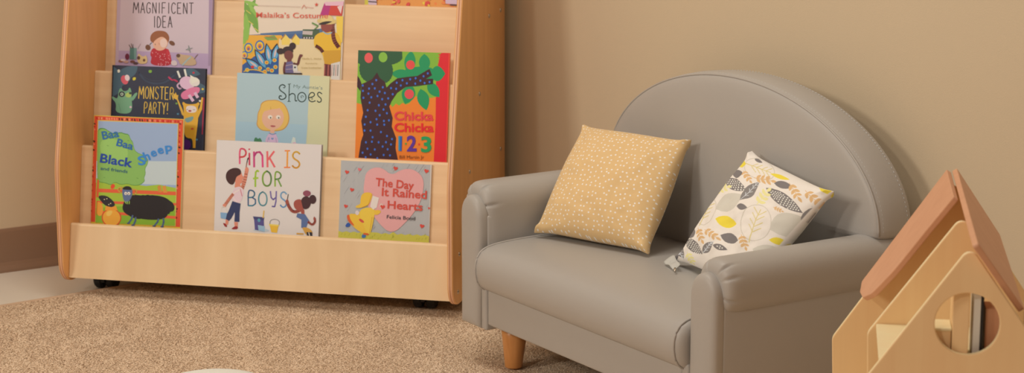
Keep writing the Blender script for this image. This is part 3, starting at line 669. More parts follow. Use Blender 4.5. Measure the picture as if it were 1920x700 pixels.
def art_costume(a):
    a.poly([(30,-700),(940,-700),(900,700),(20,700)],(222,198,170))
    a.poly([(60,300),(740,268),(740,330),(60,330)],(64,92,130)); a.poly([(200,285),(540,262),(740,240),(740,280),(200,300)],(76,104,136))
    a.poly([(40,300),(380,300),(420,380),(360,640),(30,640)],(226,162,46)); a.poly([(360,330),(680,330),(880,360),(880,680),(340,640)],(224,196,146))
    a.poly([(230,320),(320,300),(350,340),(260,345)],(120,150,70)); a.line([(236,308),(330,326)],4,(180,60,50))
    for x, w_, t in ((378,70,292),(468,62,290)): a.poly([(x,t+40),(x+w_/2,t),(x+w_+6,t+44),(x+w_,t+90),(x+4,t+90)],(232,196,90)); a.poly([(x-6,t+42),(x+w_/2,t-6),(x+w_/2,t+10),(x,t+52)],(170,120,60))
    a.poly([(560,250),(700,252),(700,330),(556,328)],(66,86,60)); a.poly([(560,262),(644,266),(640,298),(556,292)],(190,170,160)); a.poly([(556,310),(650,314),(650,334),(556,330)],(60,56,60))
    for k in range(4): a.poly(ell(572+k*22,322,6,7,n=8),(206,196,186))
    # palm
    for (x, y, L, w_, an) in ((110,80,200,46,2.1),(140,130,230,60,1.2),(90,170,260,70,1.6),(150,190,200,54,1.25),(70,60,170,50,.9),(84,230,240,50,1.5),(120,30,150,30,.3),(72,300,200,46,1.7)): a.poly(leafshape(x,y,L,w_,an),(110,152,56) if int(x)%4 else (136,176,70))
    for x, y in ((100,180),(150,240),(80,90)): a.line([(x,y),(x+40,y+30)],7,(206,180,80))
    # feathered costume
    BLU, DK, YE, OR = (86,156,190),(20,26,44),(226,190,50),(220,110,50)
    a.poly([(40,560),(150,480),(300,420),(360,400),(356,640),(30,640)],(30,80,140)); a.poly([(40,380),(120,360),(160,420),(90,480),(40,500)],(200,180,50))
    for x, y, r in ((100,410,34),(196,390,36),(66,470,26)): a.poly(ell(x,y,r*1.1,r*1.3),(50,100,160)); a.poly(ell(x,y,r*.8,r*.95),YE); a.poly(ell(x,y+4,r*.5,r*.6),OR); a.poly(ell(x,y+8,r*.25,r*.3),(60,100,140))
    for x, y, L, an in ((140,546,170,-2.5),(200,500,190,-2.1),(268,460,190,-1.75),(326,450,170,-1.35)):
        a.poly(leafshape(x,y,L,64,an),DK); a.poly(leafshape(x+4,y+6,L*.9,50,an),BLU); a.poly(leafshape(x+2,y,L*.5,18,an),(206,180,170))
    for x, y in ((255,532),(322,512),(198,580),(268,590),(330,570),(300,600),(240,610),(90,596)): a.poly(ell(x,y,24,22),(40,110,150)); a.poly(ell(x,y,17,16),YE); a.poly(ell(x,y,10,9),OR)
    a.poly(ell(135,570,14,12),(206,40,40)); a.line(smooth_path([(60,610),(120,590),(200,600),(280,640)],2),9,(230,180,50)); a.line([(40,628),(350,634)],7,DK)
    # girl
    SK, HR = (112,54,50),(42,24,30)
    a.poly(ell(372,436,32,26),HR); a.poly(ell(474,392,28,30,.3),HR); a.poly(blob([(380,440),(400,400),(450,392),(480,420),(480,450),(400,462)]),HR)
    a.poly(blob([(400,450),(440,424),(478,444),(480,490),(450,516),(410,500)]),SK); a.poly([(430,500),(466,500),(466,530),(426,530)],SK)
    a.poly([(410,530),(470,520),(496,560),(486,628),(400,628)],(104,92,130)); a.line([(415,560),(480,545)],5,(180,150,150)); a.line([(420,590),(480,585)],5,(180,150,150))
    a.line(smooth_path([(484,540),(520,552),(530,500),(544,466)],2),19,SK); a.poly(blob([(532,478),(540,462),(562,462),(556,484)],1),SK); a.line(smooth_path([(414,530),(402,580),(406,620)],2),18,SK)
    a.poly([(478,548),(512,552),(520,600),(500,618),(480,600)],(214,204,200)); a.poly(ell(496,572,9,8),(50,60,70)); a.poly([(484,600),(544,606),(544,618),(484,618)],(206,190,180)); a.poly([(400,618),(556,620),(556,632),(400,630)],(50,40,46))
    # woman in yellow
    SK2 = (118,52,44); YW = (226,174,44)
    a.poly([(840,140),(900,140),(892,360),(850,360)],(232,190,70))
    a.poly(blob([(664,300),(720,270),(850,268),(884,350),(880,400),(880,540),(740,540),(730,450),(660,400),(652,350)]),YW); a.poly([(734,430),(878,424),(876,550),(744,546)],(206,150,40))
    a.line(smooth_path([(672,390),(706,408),(730,440)],2),28,SK2); a.line(smooth_path([(862,400),(820,340),(812,240),(800,200)],2),34,SK2); a.poly(ell(808,206,20,38),SK2)
    a.poly(blob([(712,210),(740,180),(800,180),(812,230),(790,276),(740,278),(716,250)]),(140,64,52)); a.line(smooth_path([(730,268),(768,294),(806,276)],2),10,(150,180,200))
    a.poly(ell(764,182,84,26,.05),(210,180,110)); a.poly(ell(764,160,52,30),(220,190,120)); a.poly(leafshape(750,196,120,24,-.2),(40,30,26))
    a.poly([(742,30),(904,20),(890,136),(706,130)],(200,56,46)); a.poly([(742,30),(800,28),(776,132),(706,130)],(176,40,110)); a.poly([(850,60),(896,40),(880,120)],(224,190,180)); a.poly([(742,22),(904,14),(900,52),(752,50)],(222,170,178))
    a.poly([(742,540),(800,548),(796,650),(744,640)],(120,40,44)); a.poly([(800,540),(876,520),(874,680),(800,670)],(216,204,196))
    for k in range(8): a.line([(746+k*16,548),(742+k*16,640)],5,(50,28,30) if k%2 else (190,110,90))
    a.line([(640,196),(690,222)],12,(90,130,60)); a.line([(660,250),(690,222)],8,(90,130,60))
    a.text('Malaika’s Costume',166,150,608,46,(212,84,62),.003,.012); a.text('Nadia L. Hohn',556,504,160,15,(180,150,90),0,.0); a.text('illustrated by',584,542,100,12,(180,150,90)); a.text('Irene Luxbacher',552,580,168,15,(180,150,90))
    a.line([(180,48),(540,60)],5,(206,176,152)); a.line([(552,74),(570,44),(590,74)],5,(206,130,110)); a.line([(590,62),(650,70)],5,(206,150,130))
    st = [(676+18*(1 if k%2==0 else .42)*math.sin(k*PI/5), 42-18*(1 if k%2==0 else .42)*math.cos(k*PI/5)) for k in range(10)]; a.poly(st,(206,70,50))
def art_shoes(a):
    a.poly([(20,20),(830,50),(815,720),(10,700)],(168,186,184))
    a.poly([(642,50),(830,50),(815,720),(615,700)],(208,198,150))
    a.poly([(40,430),(620,450),(616,720),(24,700)],(160,184,190))
    GN = (40,66,60)
    a.text('My Auntie’s',508,152,238,28,(96,116,110),.0,.055)
    # curly title letters
    a.line(smooth_path([(440,140),(420,124),(392,140),(392,172),(446,204),(448,236),(410,252),(388,236),(396,216),(412,222)],3),9,GN); a.line(smooth_path([(440,140),(436,156),(424,150)],2),6,GN)
    a.line([(474,122),(472,262)],8,GN); a.line([(462,124),(486,120)],5,GN); a.line(smooth_path([(474,214),(496,196),(524,206),(522,262),(540,256)],3),8,GN); a.line([(460,264),(486,264)],5,GN)
    a.line([(578+34*math.cos(t)*(1-.0*t),228+38*math.sin(t)) for t in np.linspace(0,2*PI,26)],8,GN); a.line([(578+16*math.cos(t)*(t/6.3),228+16*math.sin(t)*(t/6.3)) for t in np.linspace(.5,6.3,16)],4,GN)
    a.line(smooth_path([(636,232),(682,220),(680,192),(652,188),(632,216),(634,250),(660,268),(690,256)],3),8,GN); a.line(smooth_path([(652,236),(664,232),(668,244),(656,248)],2),4,GN)
    a.line(smooth_path([(742,200),(722,184),(704,196),(712,220),(738,236),(738,262),(716,270),(704,256)],3),8,GN)
    HR, SK = (224,176,84),(224,168,134)
    a.poly(blob([(214,360),(236,320),(240,280),(280,256),(330,252),(380,252),(430,280),(452,310),(470,350),(480,400),(470,450),(440,490),(390,508),(290,508),(240,500),(204,460),(212,420)]),(196,140,64)); a.poly(blob([(220,362),(240,322),(246,286),(284,262),(330,258),(380,258),(426,284),(446,312),(464,352),(472,400),(462,448),(434,484),(390,500),(290,502),(244,494),(212,458),(218,420)]),HR)
    a.poly([(322,490),(358,490),(356,524),(320,522)],SK)
    a.poly(blob([(250,400),(262,350),(310,320),(350,300),(400,316),(434,370),(430,430),(400,476),(345,500),(290,484),(256,440)]),SK)
    a.poly(blob([(262,352),(320,316),(328,296),(370,300),(400,320),(360,326),(318,330)]),HR); a.line([(322,308),(324,330)],3,(180,130,60))
    for x in (319,386): a.poly(ell(x,392,19,16),(232,226,220)); a.poly(ell(x+4,398,6,7,n=10),(60,60,40)); 
    a.poly(blob([(318,460),(344,458),(370,464),(356,474),(330,474)]),(176,84,80))
    a.poly(blob([(276,600),(290,560),(310,524),(340,530),(366,524),(386,570),(390,606)],1),(210,172,190)); a.line([(306,560),(296,604)],3,(150,120,150)); a.line([(368,560),(376,604)],3,(150,120,150)); a.poly(heart(340,568,11),(110,140,170)); a.line([(312,556),(312,580)],5,(110,140,170)); a.line(smooth_path([(312,522),(340,538),(370,522)],2),6,(120,140,170))
    a.poly(blob([(186,600),(192,564),(206,558),(222,574),(236,560),(250,580),(256,602)],1),(60,120,76)); a.line([(220,574),(222,600)],3,(30,80,50))
    a.poly([(494,600),(510,550),(530,560),(536,606)],(206,206,200)); a.poly(ell(522,606,18,12),(214,170,180))
    a.line([(632,400),(616,620)],3,(190,196,180))
def art_autumn(a):
    a.poly([(600,-400),(900,-400),(900,60),(600,60)],(226,150,70)); rn = random.Random(5)
    for k in range(170): x, y = rn.uniform(704,850), rn.uniform(-140,14); a.poly(ell(x,y,rn.uniform(2,6),rn.uniform(2,5),rn.random()*3,8),[(224,90,70),(232,130,60),(236,180,60),(230,200,60),(214,70,60)][rn.randrange(5)])
    a.poly([(600,-400),(704,-400),(708,40),(600,40)],(206,178,184)); a.poly([(838,-400),(870,-400),(870,10),(836,8)],(206,178,190)); a.line([(676,2.5),(708,5)],2,(70,50,60)); a.line([(844,10),(858,11)],2,(80,60,60)); a.poly([(684,-60),(692,-60),(692,12),(684,10)],(206,190,60))
B_ = [
 ('picture book with a black sheep on green field inside a red border', 1, .0312, .2185, .239, .006, (214,172,52), art_sheep, ((50,48),(535,70),(28,637),.239,-.0055), False, 0, 'print', (220,190,120), -.0352),
 ('square white picture book with colourful hand painted letters, boy and girl', 1, .3330, .2475, .1958, .011, (222,208,196), art_pink, ((30,30),(730,65),(3,632),.1957,-.0050), True, 0, 'print', (150,140,136), -.0352),
 ('grey picture book with pink heart and child in yellow raincoat', 1, .6255, .2095, .1628, .005, (176,170,162), art_hearts, ((60,50),(740,78),(32,622),.1626,-.0072), False, 0, 'print', (216,200,182), -.0352),
 ('dark navy picture book with yellow capitals and dancing green, pink and yellow monsters', 2, .0478, .229, .1772, .010, (38,44,62), art_monster, ((44,36),(742,62),(26,642),.1768,-.0055), True, 0, 'matte', (30,36,50), -.0352),
 ('pale blue picture book with yellow haired girl under curly title', 2, .3512, .2205, .1708, .004, (168,186,184), art_shoes, ((42,36),(803,60),(30,590),.1700,.0155), False, 0, 'print', (208,198,150), -.0352),
 ('bright orange and green picture book with blue dotted tree trunk', 2, .6385, .2135, .2318, .005, (226,60,40), art_tree, ((38,18),(583,35),(15,655),.2318,-.0085), False, R(.25), 'print', (206,110,50), -.0352),
 ('pale lilac picture book with pigtailed girl in red dress', 3, .0300, .2365, .262, .010, (200,176,176), art_idea, ((95,0),(993,29),(75,620),.1592,.0105), True, 0, 'matte', (160,136,150), -.0352),
 ('picture book with beach houses, blue feather costume and woman in yellow', 3, .3415, .2400, .205, .004, (222,198,170), art_costume, ((65,0),(906,27),(45,620),.1673,-.0003), False, 0, 'print', (220,200,180), -.0352),
 ('picture book with orange autumn leaves, on the highest stocked tier', 4, .6140, .2185, .21, .006, (226,150,70), art_autumn, ((686,0),(857,5.5),(685,9),.005,-.0062), False, 0, 'print', (206,178,190), -.0352),
]
for L_, i, u, w_, st, th, base, fn, fr, hard, roll, mt_, sd, sb in B_:
    make_book(L_, i, u, w_, st, th, base, fn, fr, hard, roll, mt_, sd, sb)
# orange bookmark tab behind the tree book
zt_ = Z[1]+.165*CS; vt_ = VV[2]+(zt_-Z[2])*TN-.0010
bm = bmesh.new(); add_box(bm, -.012, .0, -.0003, .0003, -.018, .018)
tb = obj('paper_tab', bm, M['orange']); tb.location = S0+SU*.8735+SV*vt_+Vector((0,0,zt_)); tb.rotation_euler = (-TILT, 0, SYAW)
tag(tb, 'small orange paper tab sticking out at right of the dotted tree book', 'paper tab')


# ------------------------------------------------------------------ sofa
sofa = thing('child_sofa', 'small grey vinyl two seat sofa with arched back and rolled arms', 'sofa', (.42, .21, 0))
SO = Vector((.42, .21, 0))
def sp(o): o.location = -SO; return o           # sofa parts are drawn in room coordinates
def sofa_part(name, bm, mat, parent=sofa, smooth=True):
    o = obj(name, bm, mat, parent, smooth)
    if parent is sofa: o.location = -SO
    return o
def superell(cx, cz, a, b, e, n):
    out = []
    for k in range(n):
        t = 2*PI*k/n; c, s = math.cos(t), math.sin(t)
        out.append((cx+a*math.copysign(abs(c)**(2/e), c), cz+b*math.copysign(abs(s)**(2/e), s), t))
    return out
def make_arm(mir):
    X = (lambda x: .84-x) if mir else (lambda x: x)
    a = bpy.data.objects.new('arm', None); COL.objects.link(a); a.parent = sofa; a.location = -SO
    # upholstered body below the roll
    bm = bmesh.new(); xs = sorted((X(.0), X(.0755))); add_box(bm, xs[0], xs[1], .006, .425, .095, .325, bev=.006, seg=3)
    obj('arm_body', bm, M['vinyl'], a, smooth=True)
    # roll: inner side runs straight down to the seat, outer side turns under to the crease
    bm = bmesh.new(); rings = []
    folds = [(R(62), .0075, .045), (R(122), .0070, .06), (R(155), .0045, .07), (R(8), .0085, .05), (R(200), .0060, .06)]
    ys = [(.0015, .022), (.002, .015), (.0045, .008), (.009, .0038), (.015, .0014), (.022, .0004), (.030, 0), (.042, 0), (.06, 0), (.09, 0), (.15, 0), (.22, 0), (.30, 0), (.38, 0), (.428, 0)]
    cx, cz = .031, .3365
    base_sec = [(x, z, t) for x, z, t in superell(cx, cz, .0465, .0500, 2.35, 120)]
    for y, ins in ys:
        ring = []
        yy = y+.0035 if y < .05 else y
        for x, z, t in base_sec:
            ca, sa = math.cos(t), math.sin(t)
            ax, az = .0465-ins, .0500-ins
            x = cx+ax*math.copysign(abs(ca)**(2/2.35), ca); z = cz+az*math.copysign(abs(sa)**(2/2.35), sa)
            if t > 1.5*PI:      # inner lower quarter: straight wall instead of a turn
                q = (2*PI-t)/(.5*PI); x = cx+ax*(1-max(0, (q-.8)/.2)); z = cz-.135*min(1, q/.8)
            d = sum(am*math.exp(-(((t-f+PI) % (2*PI)-PI)/wd)**2) for f, am, wd in folds)*math.exp(-((y-.008)/.013)**2)
            sc = 1-d/.048
            ring.append((X(cx+(x-cx)*sc), yy, cz+(z-cz)*sc))
        rings.append(ring)
    loft(bm, rings); obj('arm_roll', bm, M['vinyl'], a, smooth=True)
    # padded front post with arched top
    out = []
    x0, x1, zb, zt = .001, .0735, .0935, .362; cx = (x0+x1)/2; hw = (x1-x0)/2
    def post(ins, y):
        w_ = hw-ins; p = [(cx-w_, zb+ins)]
        for k in range(25):
            t = PI-PI*k/24; p.append((cx+w_*math.cos(t), (zt-.044)+(.044-ins)*math.sin(t)))
        p.append((cx+w_, zb+ins)); 
        for k in range(1, 8): p.append((cx+w_-2*w_*k/8, zb+ins))
        return [(X(x), y, z) for x, z in p]
    bm = bmesh.new()
    loft(bm, [post(.001, .012), post(0, .004), post(0, -.004), post(.0012, -.0075), post(.0035, -.0105), post(.007, -.0125), post(.012, -.0138), post(.02, -.0148), post(.03, -.0152)])
    obj('arm_front_panel', bm, M['vinyl'], a, smooth=True)
    # narrow inner strip beside the front rail
    bm = bmesh.new(); xs = sorted((X(.0765), X(.0965))); add_box(bm, xs[0], xs[1], -.010, .06, .094, .190, bev=.005, seg=3)
    obj('inner_strip', bm, M['vinyl'], a, smooth=True)
make_arm(False); make_arm(True)
# front rail
bm = bmesh.new(); add_box(bm, .0975, .7425, -.008, .05, .106, .192, bev=.005, seg=3); sofa_part('front_rail', bm, M['vinyl'])
bm = bmesh.new(); add_box(bm, .02, .82, .02, .42, .099, .106); sofa_part('underside', bm, M['darkcloth'], smooth=False)
# seat cushion: rounded front profile with crowned top, lofted across
def seat_prof(x):
    cx = (x-.42)/.345; e = max(0, 1-abs(cx)**6); crown = .006*max(0, 1-cx*cx)+.0
    k = 1-.5*(1-e)*.25
    P = [(.345, .18), (.06, .175), (.0, .1775), (-.012, .180), (-.021, .187), (-.028, .199), (-.031, .214), (-.031, .230), (-.027, .245), (-.018, .257), (-.004, .264), (.02, .2685), (.06, .271), (.12, .272), (.2, .271), (.28, .268), (.345, .264)]
    out = []
    for y, z in P:
        if z > .2: z += crown*min(1, (z-.2)/.06)
        out.append((y, z))
    return out
bm = bmesh.new(); rings = []
cx0, cx1 = .077, .763
ss = [(cx0, .020), (cx0+.001, .012), (cx0+.004, .006), (cx0+.009, .002), (cx0+.015, 0)]+[(x, 0) for x in np.linspace(cx0+.035, cx1-.035, 26)]+[(cx1-.015, 0), (cx1-.009, .002), (cx1-.004, .006), (cx1-.001, .012), (cx1, .020)]
for x, ins in ss:
    pr = seat_prof(x); cy, cz = .15, .225
    rings.append([(x, y+(ins if y < .1 else -ins*.0), cz+(z-cz)*(1-ins/.06)) for y, z in pr])
loft(bm, rings); cush = sofa_part('seat_cushion', bm, M['vinyl'])
for x in (cx0+.0135, cx1-.0135):
    bm = bmesh.new(); pr = seat_prof(x)[2:-1]; add_tube(bm, [(x, y-.0006 if y < 0 else y, z+(.0006 if z > .25 else 0)) for y, z in smooth_path(pr, 2)], .0022, 8)
    obj('piping', bm, M['vinyl'], cush, smooth=True)
# arched backrest
def back_outline(ins, n=72):
    a, b_, cx, z0 = .420-ins, .233-ins, .42, .388; out = []
    for k in range(n+1):
        t = PI*k/n; out.append((cx+a*math.cos(t), z0+b_*math.sin(t)))
    lo = .7625-.0; 
    out += [(.42-a+.006, z0-.006+ins*.5), (.0785+ins, z0-.012), (.0785+ins, .30), (.0785+ins, .20+ins)]
    out += [(x, .20+ins) for x in (.2, .35, .5, .65)]
    out += [(.7615-ins, .20+ins), (.7615-ins, .30), (.7615-ins, z0-.012), (.42+a-.006, z0-.006+ins*.5)]
    return out
bm = bmesh.new(); rings = []
for ins, y in ((.012, .434), (.004, .433), (.001, .430), (0, .425), (-.003, .405), (-.004, .385), (-.003, .370), (-.001, .3585), (.0008, .3555), (.0025, .3535)):
    rings.append([(x, y, z) for x, z in back_outline(ins)])
base_ring = back_outline(.0045)
for s_, y in ((1, .3512), (.985, .349), (.96, .3468), (.92, .3448), (.85, .3425), (.7, .3405), (.5, .339), (.25, .338)):
    rings.append([(.42+(x-.42)*s_, y, .388+(z-.388)*s_) for x, z in base_ring])
loft(bm, rings); back = sofa_part('backrest', bm, M['vinyl'])
bm = bmesh.new(); arch = back_outline(.0012)[:73]; add_tube(bm, [(x, .3535, z) for x, z in arch], .0019, 8); obj('seam', bm, M['vinyl'], back, smooth=True)
for yy in (.3625, .421):
    bm = bmesh.new(); arch = smooth_path(back_outline(-.0012)[:73], 2); acc = 0
    for p, q in zip(arch, arch[1:]):
        seg_l = math.hypot(q[0]-p[0], q[1]-p[1]); acc += seg_l
        if acc > .0065:
            acc = 0; k = .0032/seg_l if seg_l else 1; nx, nz = p[0]-.42, p[1]-.388; l = math.hypot(nx, nz); nx, nz = nx/l*.0003, nz/l*.0003
            r = (p[0]+(q[0]-p[0])*k, p[1]+(q[1]-p[1])*k)
            add_tube(bm, [(p[0]+nx, yy, p[1]+nz), (r[0]+nx, yy, r[1]+nz)], .00055, 5)
    obj('stitching', bm, M['thread'], back)
for x, y in ((.108, .050), (.732, .050), (.108, .375), (.732, .375)):
    bm = bmesh.new(); sg = -1 if x < .4 else 1
    add_lathe(bm, [(.0165, .0125), (.0175, .014), (.0205, .04), (.024, .07), (.0275, .099)], 36)
    for vtx in bm.verts: vtx.co.x += x+sg*.004*(1-(vtx.co.z-.0125)/.087); vtx.co.y += y
    sofa_part('leg', bm, M['leg'])

# ------------------------------------------------------------------ cushions
class Pillow:
    def __init__(s, TL, TR, BL, BR, th, pinch=.07, seed=1, wr=.0035):
        s.c = [Vector(p) for p in (TL, TR, BL, BR)]; s.th = th; s.p = pinch; s.seed = seed; s.wr = wr
        a = (s.c[1]-s.c[0]+s.c[3]-s.c[2]); b_ = (s.c[0]-s.c[2]+s.c[1]-s.c[3]); s.n = a.cross(b_).normalized()
    def mid(s, a, b):
        pa = a*(1-s.p*(1-abs(b)**7)*abs(a)**2); pb = b*(1-s.p*(1-abs(a)**7)*abs(b)**2)
        cr_ = max(0, abs(a)+abs(b)-1.84)/.16; k = 1-.035*cr_*cr_; pa *= k; pb *= k
        u, v = (pa+1)/2, (pb+1)/2; TL, TR, BL, BR = s.c
        return (BL*(1-u)+BR*u)*(1-v)+(TL*(1-u)+TR*u)*v
    def thick(s, a, b):
        e = max(0, (1-a*a)*(1-b*b)); return s.th*e**.5+.006*math.exp(-(((abs(a)-.93)**2+(abs(b)-.93)**2)/.006))*min(1, (1-max(abs(a), abs(b)))*16)
    def pt(s, a, b, side=1, off=0):
        p = s.mid(a, b); t = s.thick(a, b)
        w = 0
        rim = min(1, 2.2*max(0, 1-max(abs(a), abs(b)))+.0)
        for ca, cb in ((-1,1), (1,1), (-1,-1), (1,-1)):
            d = math.hypot(a-ca, b-cb); ph = math.atan2(b-cb, a-ca)
            w += math.sin(ph*9+s.seed*1.7+ca)*math.exp(-(d/.55)**2)
        nz = mnoise.noise(Vector((a*2.6+s.seed*3, b*2.6, side*2.)))*.9+.35*mnoise.noise(Vector((a*7+s.seed, b*7, side)))
        return p+s.n*(side*(t+off+(w*s.wr+nz*s.wr*1.2)*rim*min(1, t/s.th*1.6)))
    def uvbase(s, n=72):
        g = [-1+2*k/n for k in range(n+1)]; g = [math.copysign(abs(x)**.85, x) for x in g]
        return g
def pillow_mesh(P, col=None, prints=(), n=72):
    g = P.uvbase(n); V = []; F = []; UV = []; idx = {}
    nb = 72 if n > 72 else n
    for i, a in enumerate(g):
        for j, b_ in enumerate(g):
            idx[1, i, j] = len(V); V.append(P.pt(a, b_, 1)); UV.append((a, b_))
    for i, a in enumerate(g):
        for j, b_ in enumerate(g):
            if i in (0, n) or j in (0, n): idx[-1, i, j] = idx[1, i, j]
            elif i % (n//nb) == 0 and j % (n//nb) == 0 or n == nb: idx[-1, i, j] = len(V); V.append(P.pt(a, b_, -1)); UV.append((a, b_))
    for i in range(n):
        for j in range(n): F.append([idx[1, i, j], idx[1, i+1, j], idx[1, i+1, j+1], idx[1, i, j+1]])
    k = n//nb
    for i in range(0, n, k):
        for j in range(0, n, k):
            # ring of border vertices kept so both halves share the seam
            q = [(i, j)]+[(i, j+t) for t in range(1, k) if i == 0]+[(i, j+k)]+[(i+t, j+k) for t in range(1, k) if j+k == n]+[(i+k, j+k)]+[(i+k, j+k-t) for t in range(1, k) if i+k == n]+[(i+k, j)]+[(i+k-t, j) for t in range(1, k) if j == 0]
            F.append([idx[-1, x, y] for x, y in q])
    me = bpy.data.meshes.new('pillow'); me.from_pydata([tuple(v) for v in V], [], F)
    me.uv_layers.new(name='UVMap')
    li = np.empty(len(me.loops), dtype=np.int32); me.loops.foreach_get('vertex_index', li)
    me.uv_layers['UVMap'].data.foreach_set('uv', np.array(UV, dtype=np.float32)[li].ravel())
    if col:
        RS = 900; img = np.empty((RS, RS, 4), dtype=np.float32); img[:] = col
        for pts, ly, c in prints:
            q = (np.array(pts)+1)/2*RS
            x0, y0 = np.maximum(np.floor(q.min(0)).astype(int), 0); x1, y1 = np.minimum(np.ceil(q.max(0)).astype(int)+1, RS)
            if x1 <= x0 or y1 <= y0: continue
            X, Y = np.meshgrid(np.arange(x0, x1)+.5, np.arange(y0, y1)+.5); ins = np.ones(X.shape, bool); sg = 0
            ar = sum(q[t-1][0]*q[t][1]-q[t][0]*q[t-1][1] for t in range(len(q)))
            for t in range(len(q)):
                ax, ay = q[t-1]; bx, by = q[t]
                ins &= ((bx-ax)*(Y-ay)-(by-ay)*(X-ax))*(1 if ar > 0 else -1) >= -.3
            img[y0:y1, x0:x1][ins] = c
        uv_ = np.array(UV); px_ = np.clip(((uv_+1)/2*RS).astype(int), 1, RS-2)
        vc = sum(img[px_[:,1]+dy, px_[:,0]+dx] for dx in (-1,0,1) for dy in (-1,0,1))/9
        me.color_attributes.new('Col', 'FLOAT_COLOR', 'POINT'); me.color_attributes['Col'].data.foreach_set('color', vc.astype(np.float32).ravel())
    me.polygons.foreach_set('use_smooth', np.ones(len(me.polygons), bool)); me.update()
    return me
# mustard cushion with small irregular white dots
m, nt, b = newmat('mustard_dotted_cotton'); M['dots'] = m
uv = N(nt, 'ShaderNodeUVMap'); vo = N(nt, 'ShaderNodeTexVoronoi'); vo.voronoi_dimensions = '2D'; vo.inputs['Scale'].default_value = 12.0; vo.inputs['Randomness'].default_value = .62
nt.links.new(uv.outputs[0], vo.inputs['Vector'])
cr = N(nt, 'ShaderNodeValToRGB'); cr.color_ramp.elements[0].position = .13; cr.color_ramp.elements[1].position = .19
cr.color_ramp.elements[0].color = A(236,216,188); cr.color_ramp.elements[1].color = A(216,172,114)
nt.links.new(vo.outputs['Distance'], cr.inputs['Fac']); nt.links.new(cr.outputs['Color'], b.inputs['Base Color']); b.inputs['Roughness'].default_value = .85
b.inputs['Sheen Weight'].default_value = .2
tcx = N(nt, 'ShaderNodeTexCoord'); nz = N(nt, 'ShaderNodeTexNoise'); nz.inputs['Scale'].default_value = 300; nt.links.new(tcx.outputs['Object'], nz.inputs['Vector'])
bp = N(nt, 'ShaderNodeBump'); bp.inputs['Strength'].default_value = .15; bp.inputs['Distance'].default_value = .001; nt.links.new(nz.outputs['Fac'], bp.inputs['Height']); nt.links.new(bp.outputs['Normal'], b.inputs['Normal'])
P1 = Pillow((.028,.268,.482), (.338,.320,.492), (.096,.096,.279), (.384,.182,.280), .056, .095, 1, .0055)
o1 = link('throw_pillow', pillow_mesh(P1), M['dots'])
tag(o1, 'mustard yellow square cushion with small white dots leaning on sofa', 'cushion')
P2 = Pillow((.514,.322,.500), (.803,.285,.474), (.447,.190,.280), (.716,.155,.283), .044, .085, 5, .0055)
class PArt(Art):
    def __init__(s): s.polys = []; s.layer = 0; s.rect = (-.985, -.985, .985, .985)
    def m(s, p): return p
    def poly(s, pts, col, raw=False, same=False):
        if not same: s.layer += 1
        if len(pts) > 3:
            tr = tessellate_polygon([[Vector((x, y, 0)) for x, y in pts]]); tris = [[pts[i] for i in t] for t in tr]
        else: tris = [list(pts)]
        for t in tris: s._sub(t, A(*col), 0)
    def _sub(s, t, c, d):
        L = [math.dist(t[i], t[(i+1)%3]) for i in range(3)]
        if max(L) > .055 and d < 7:
            k = L.index(max(L)); a, b_, e = t[k], t[(k+1)%3], t[(k+2)%3]; mm = ((a[0]+b_[0])/2, (a[1]+b_[1])/2)
            s._sub([a, mm, e], c, d+1); s._sub([mm, b_, e], c, d+1); return
        q = s.clip(t)
        if len(q) >= 3: s.polys.append((q, s.layer, c))
GREY, MUST, TAN, PALE, LG = (128,118,116), (236,198,62), (218,172,118), (238,226,150), (206,198,194)
def twig(pa, x, y, L, ang, col, n=3):
    c, s_ = math.cos(ang), math.sin(ang)
    pa.line([(x, y), (x+L*c, y+L*s_)], .012, col)
    for k in range(1, n+1):
        q = k/(n+.3)
        for sg in (-1, 1):
            a2 = ang+sg*.9; px, py = x+L*q*c, y+L*q*s_; l2 = L*.36
            pa.poly(leafshape(px+l2*.5*math.cos(a2), py+l2*.5*math.sin(a2), l2, l2*.45, a2), col)
    pa.poly(leafshape(x+L*1.1*c, y+L*1.1*s_, L*.36, L*.17, ang), col)
def outline_leaf(pa, x, y, r, ang, col):
    pts = [(x+r*1.15*math.cos(t)*math.cos(ang)-r*.85*math.sin(t)*math.sin(ang), y+r*1.15*math.cos(t)*math.sin(ang)+r*.85*math.sin(t)*math.cos(ang)) for t in np.linspace(0, 2*PI, 30)]
    pa.line(pts, .010, (214,192,160)); c, s_ = math.cos(ang), math.sin(ang)
    pa.line([(x-r*1.35*c, y-r*1.35*s_), (x+r*.9*c, y+r*.9*s_)], .014, col)
    for q in (-.6, -.25, .15, .5):
        for sg in (-1, 1):
            a2 = ang+sg*.75; px, py = x+r*q*c, y+r*q*s_; pa.line([(px, py), (px+r*.6*math.cos(a2), py+r*.6*math.sin(a2))], .010, col)
def mesh_leaf(pa, x, y, L, w, ang, col):
    pa.poly(leafshape(x, y, L, w, ang), (112,104,104)); rn = random.Random(int(x*100))
    c, s_ = math.cos(ang), math.sin(ang)
    for k in range(16):
        t = -.42+.84*k/15; hw = w*.42*math.sin(PI*(t+.5))**.8
        for j in range(-2, 3):
            X, Y = L*t, hw*j/2.4+(w*.04 if k % 2 else -w*.04)
            if abs(Y) < hw: pa.poly(ell(x+X*c-Y*s_, y+X*s_+Y*c, .0125, n=6), (222,214,206))
def vein_leaf(pa, x, y, L, w, ang, col, vc):
    pa.poly(leafshape(x, y, L, w, ang), col); c, s_ = math.cos(ang), math.sin(ang)
    pa.line([(x-L*.45*c, y-L*.45*s_), (x+L*.45*c, y+L*.45*s_)], .012, vc)
    for q in (-.2, 0, .2):
        for sg in (-1, 1):
            a2 = ang+sg*.7; px, py = x+L*q*c, y+L*q*s_; pa.line([(px, py), (px+w*.42*math.cos(a2), py+w*.42*math.sin(a2))], .009, vc)
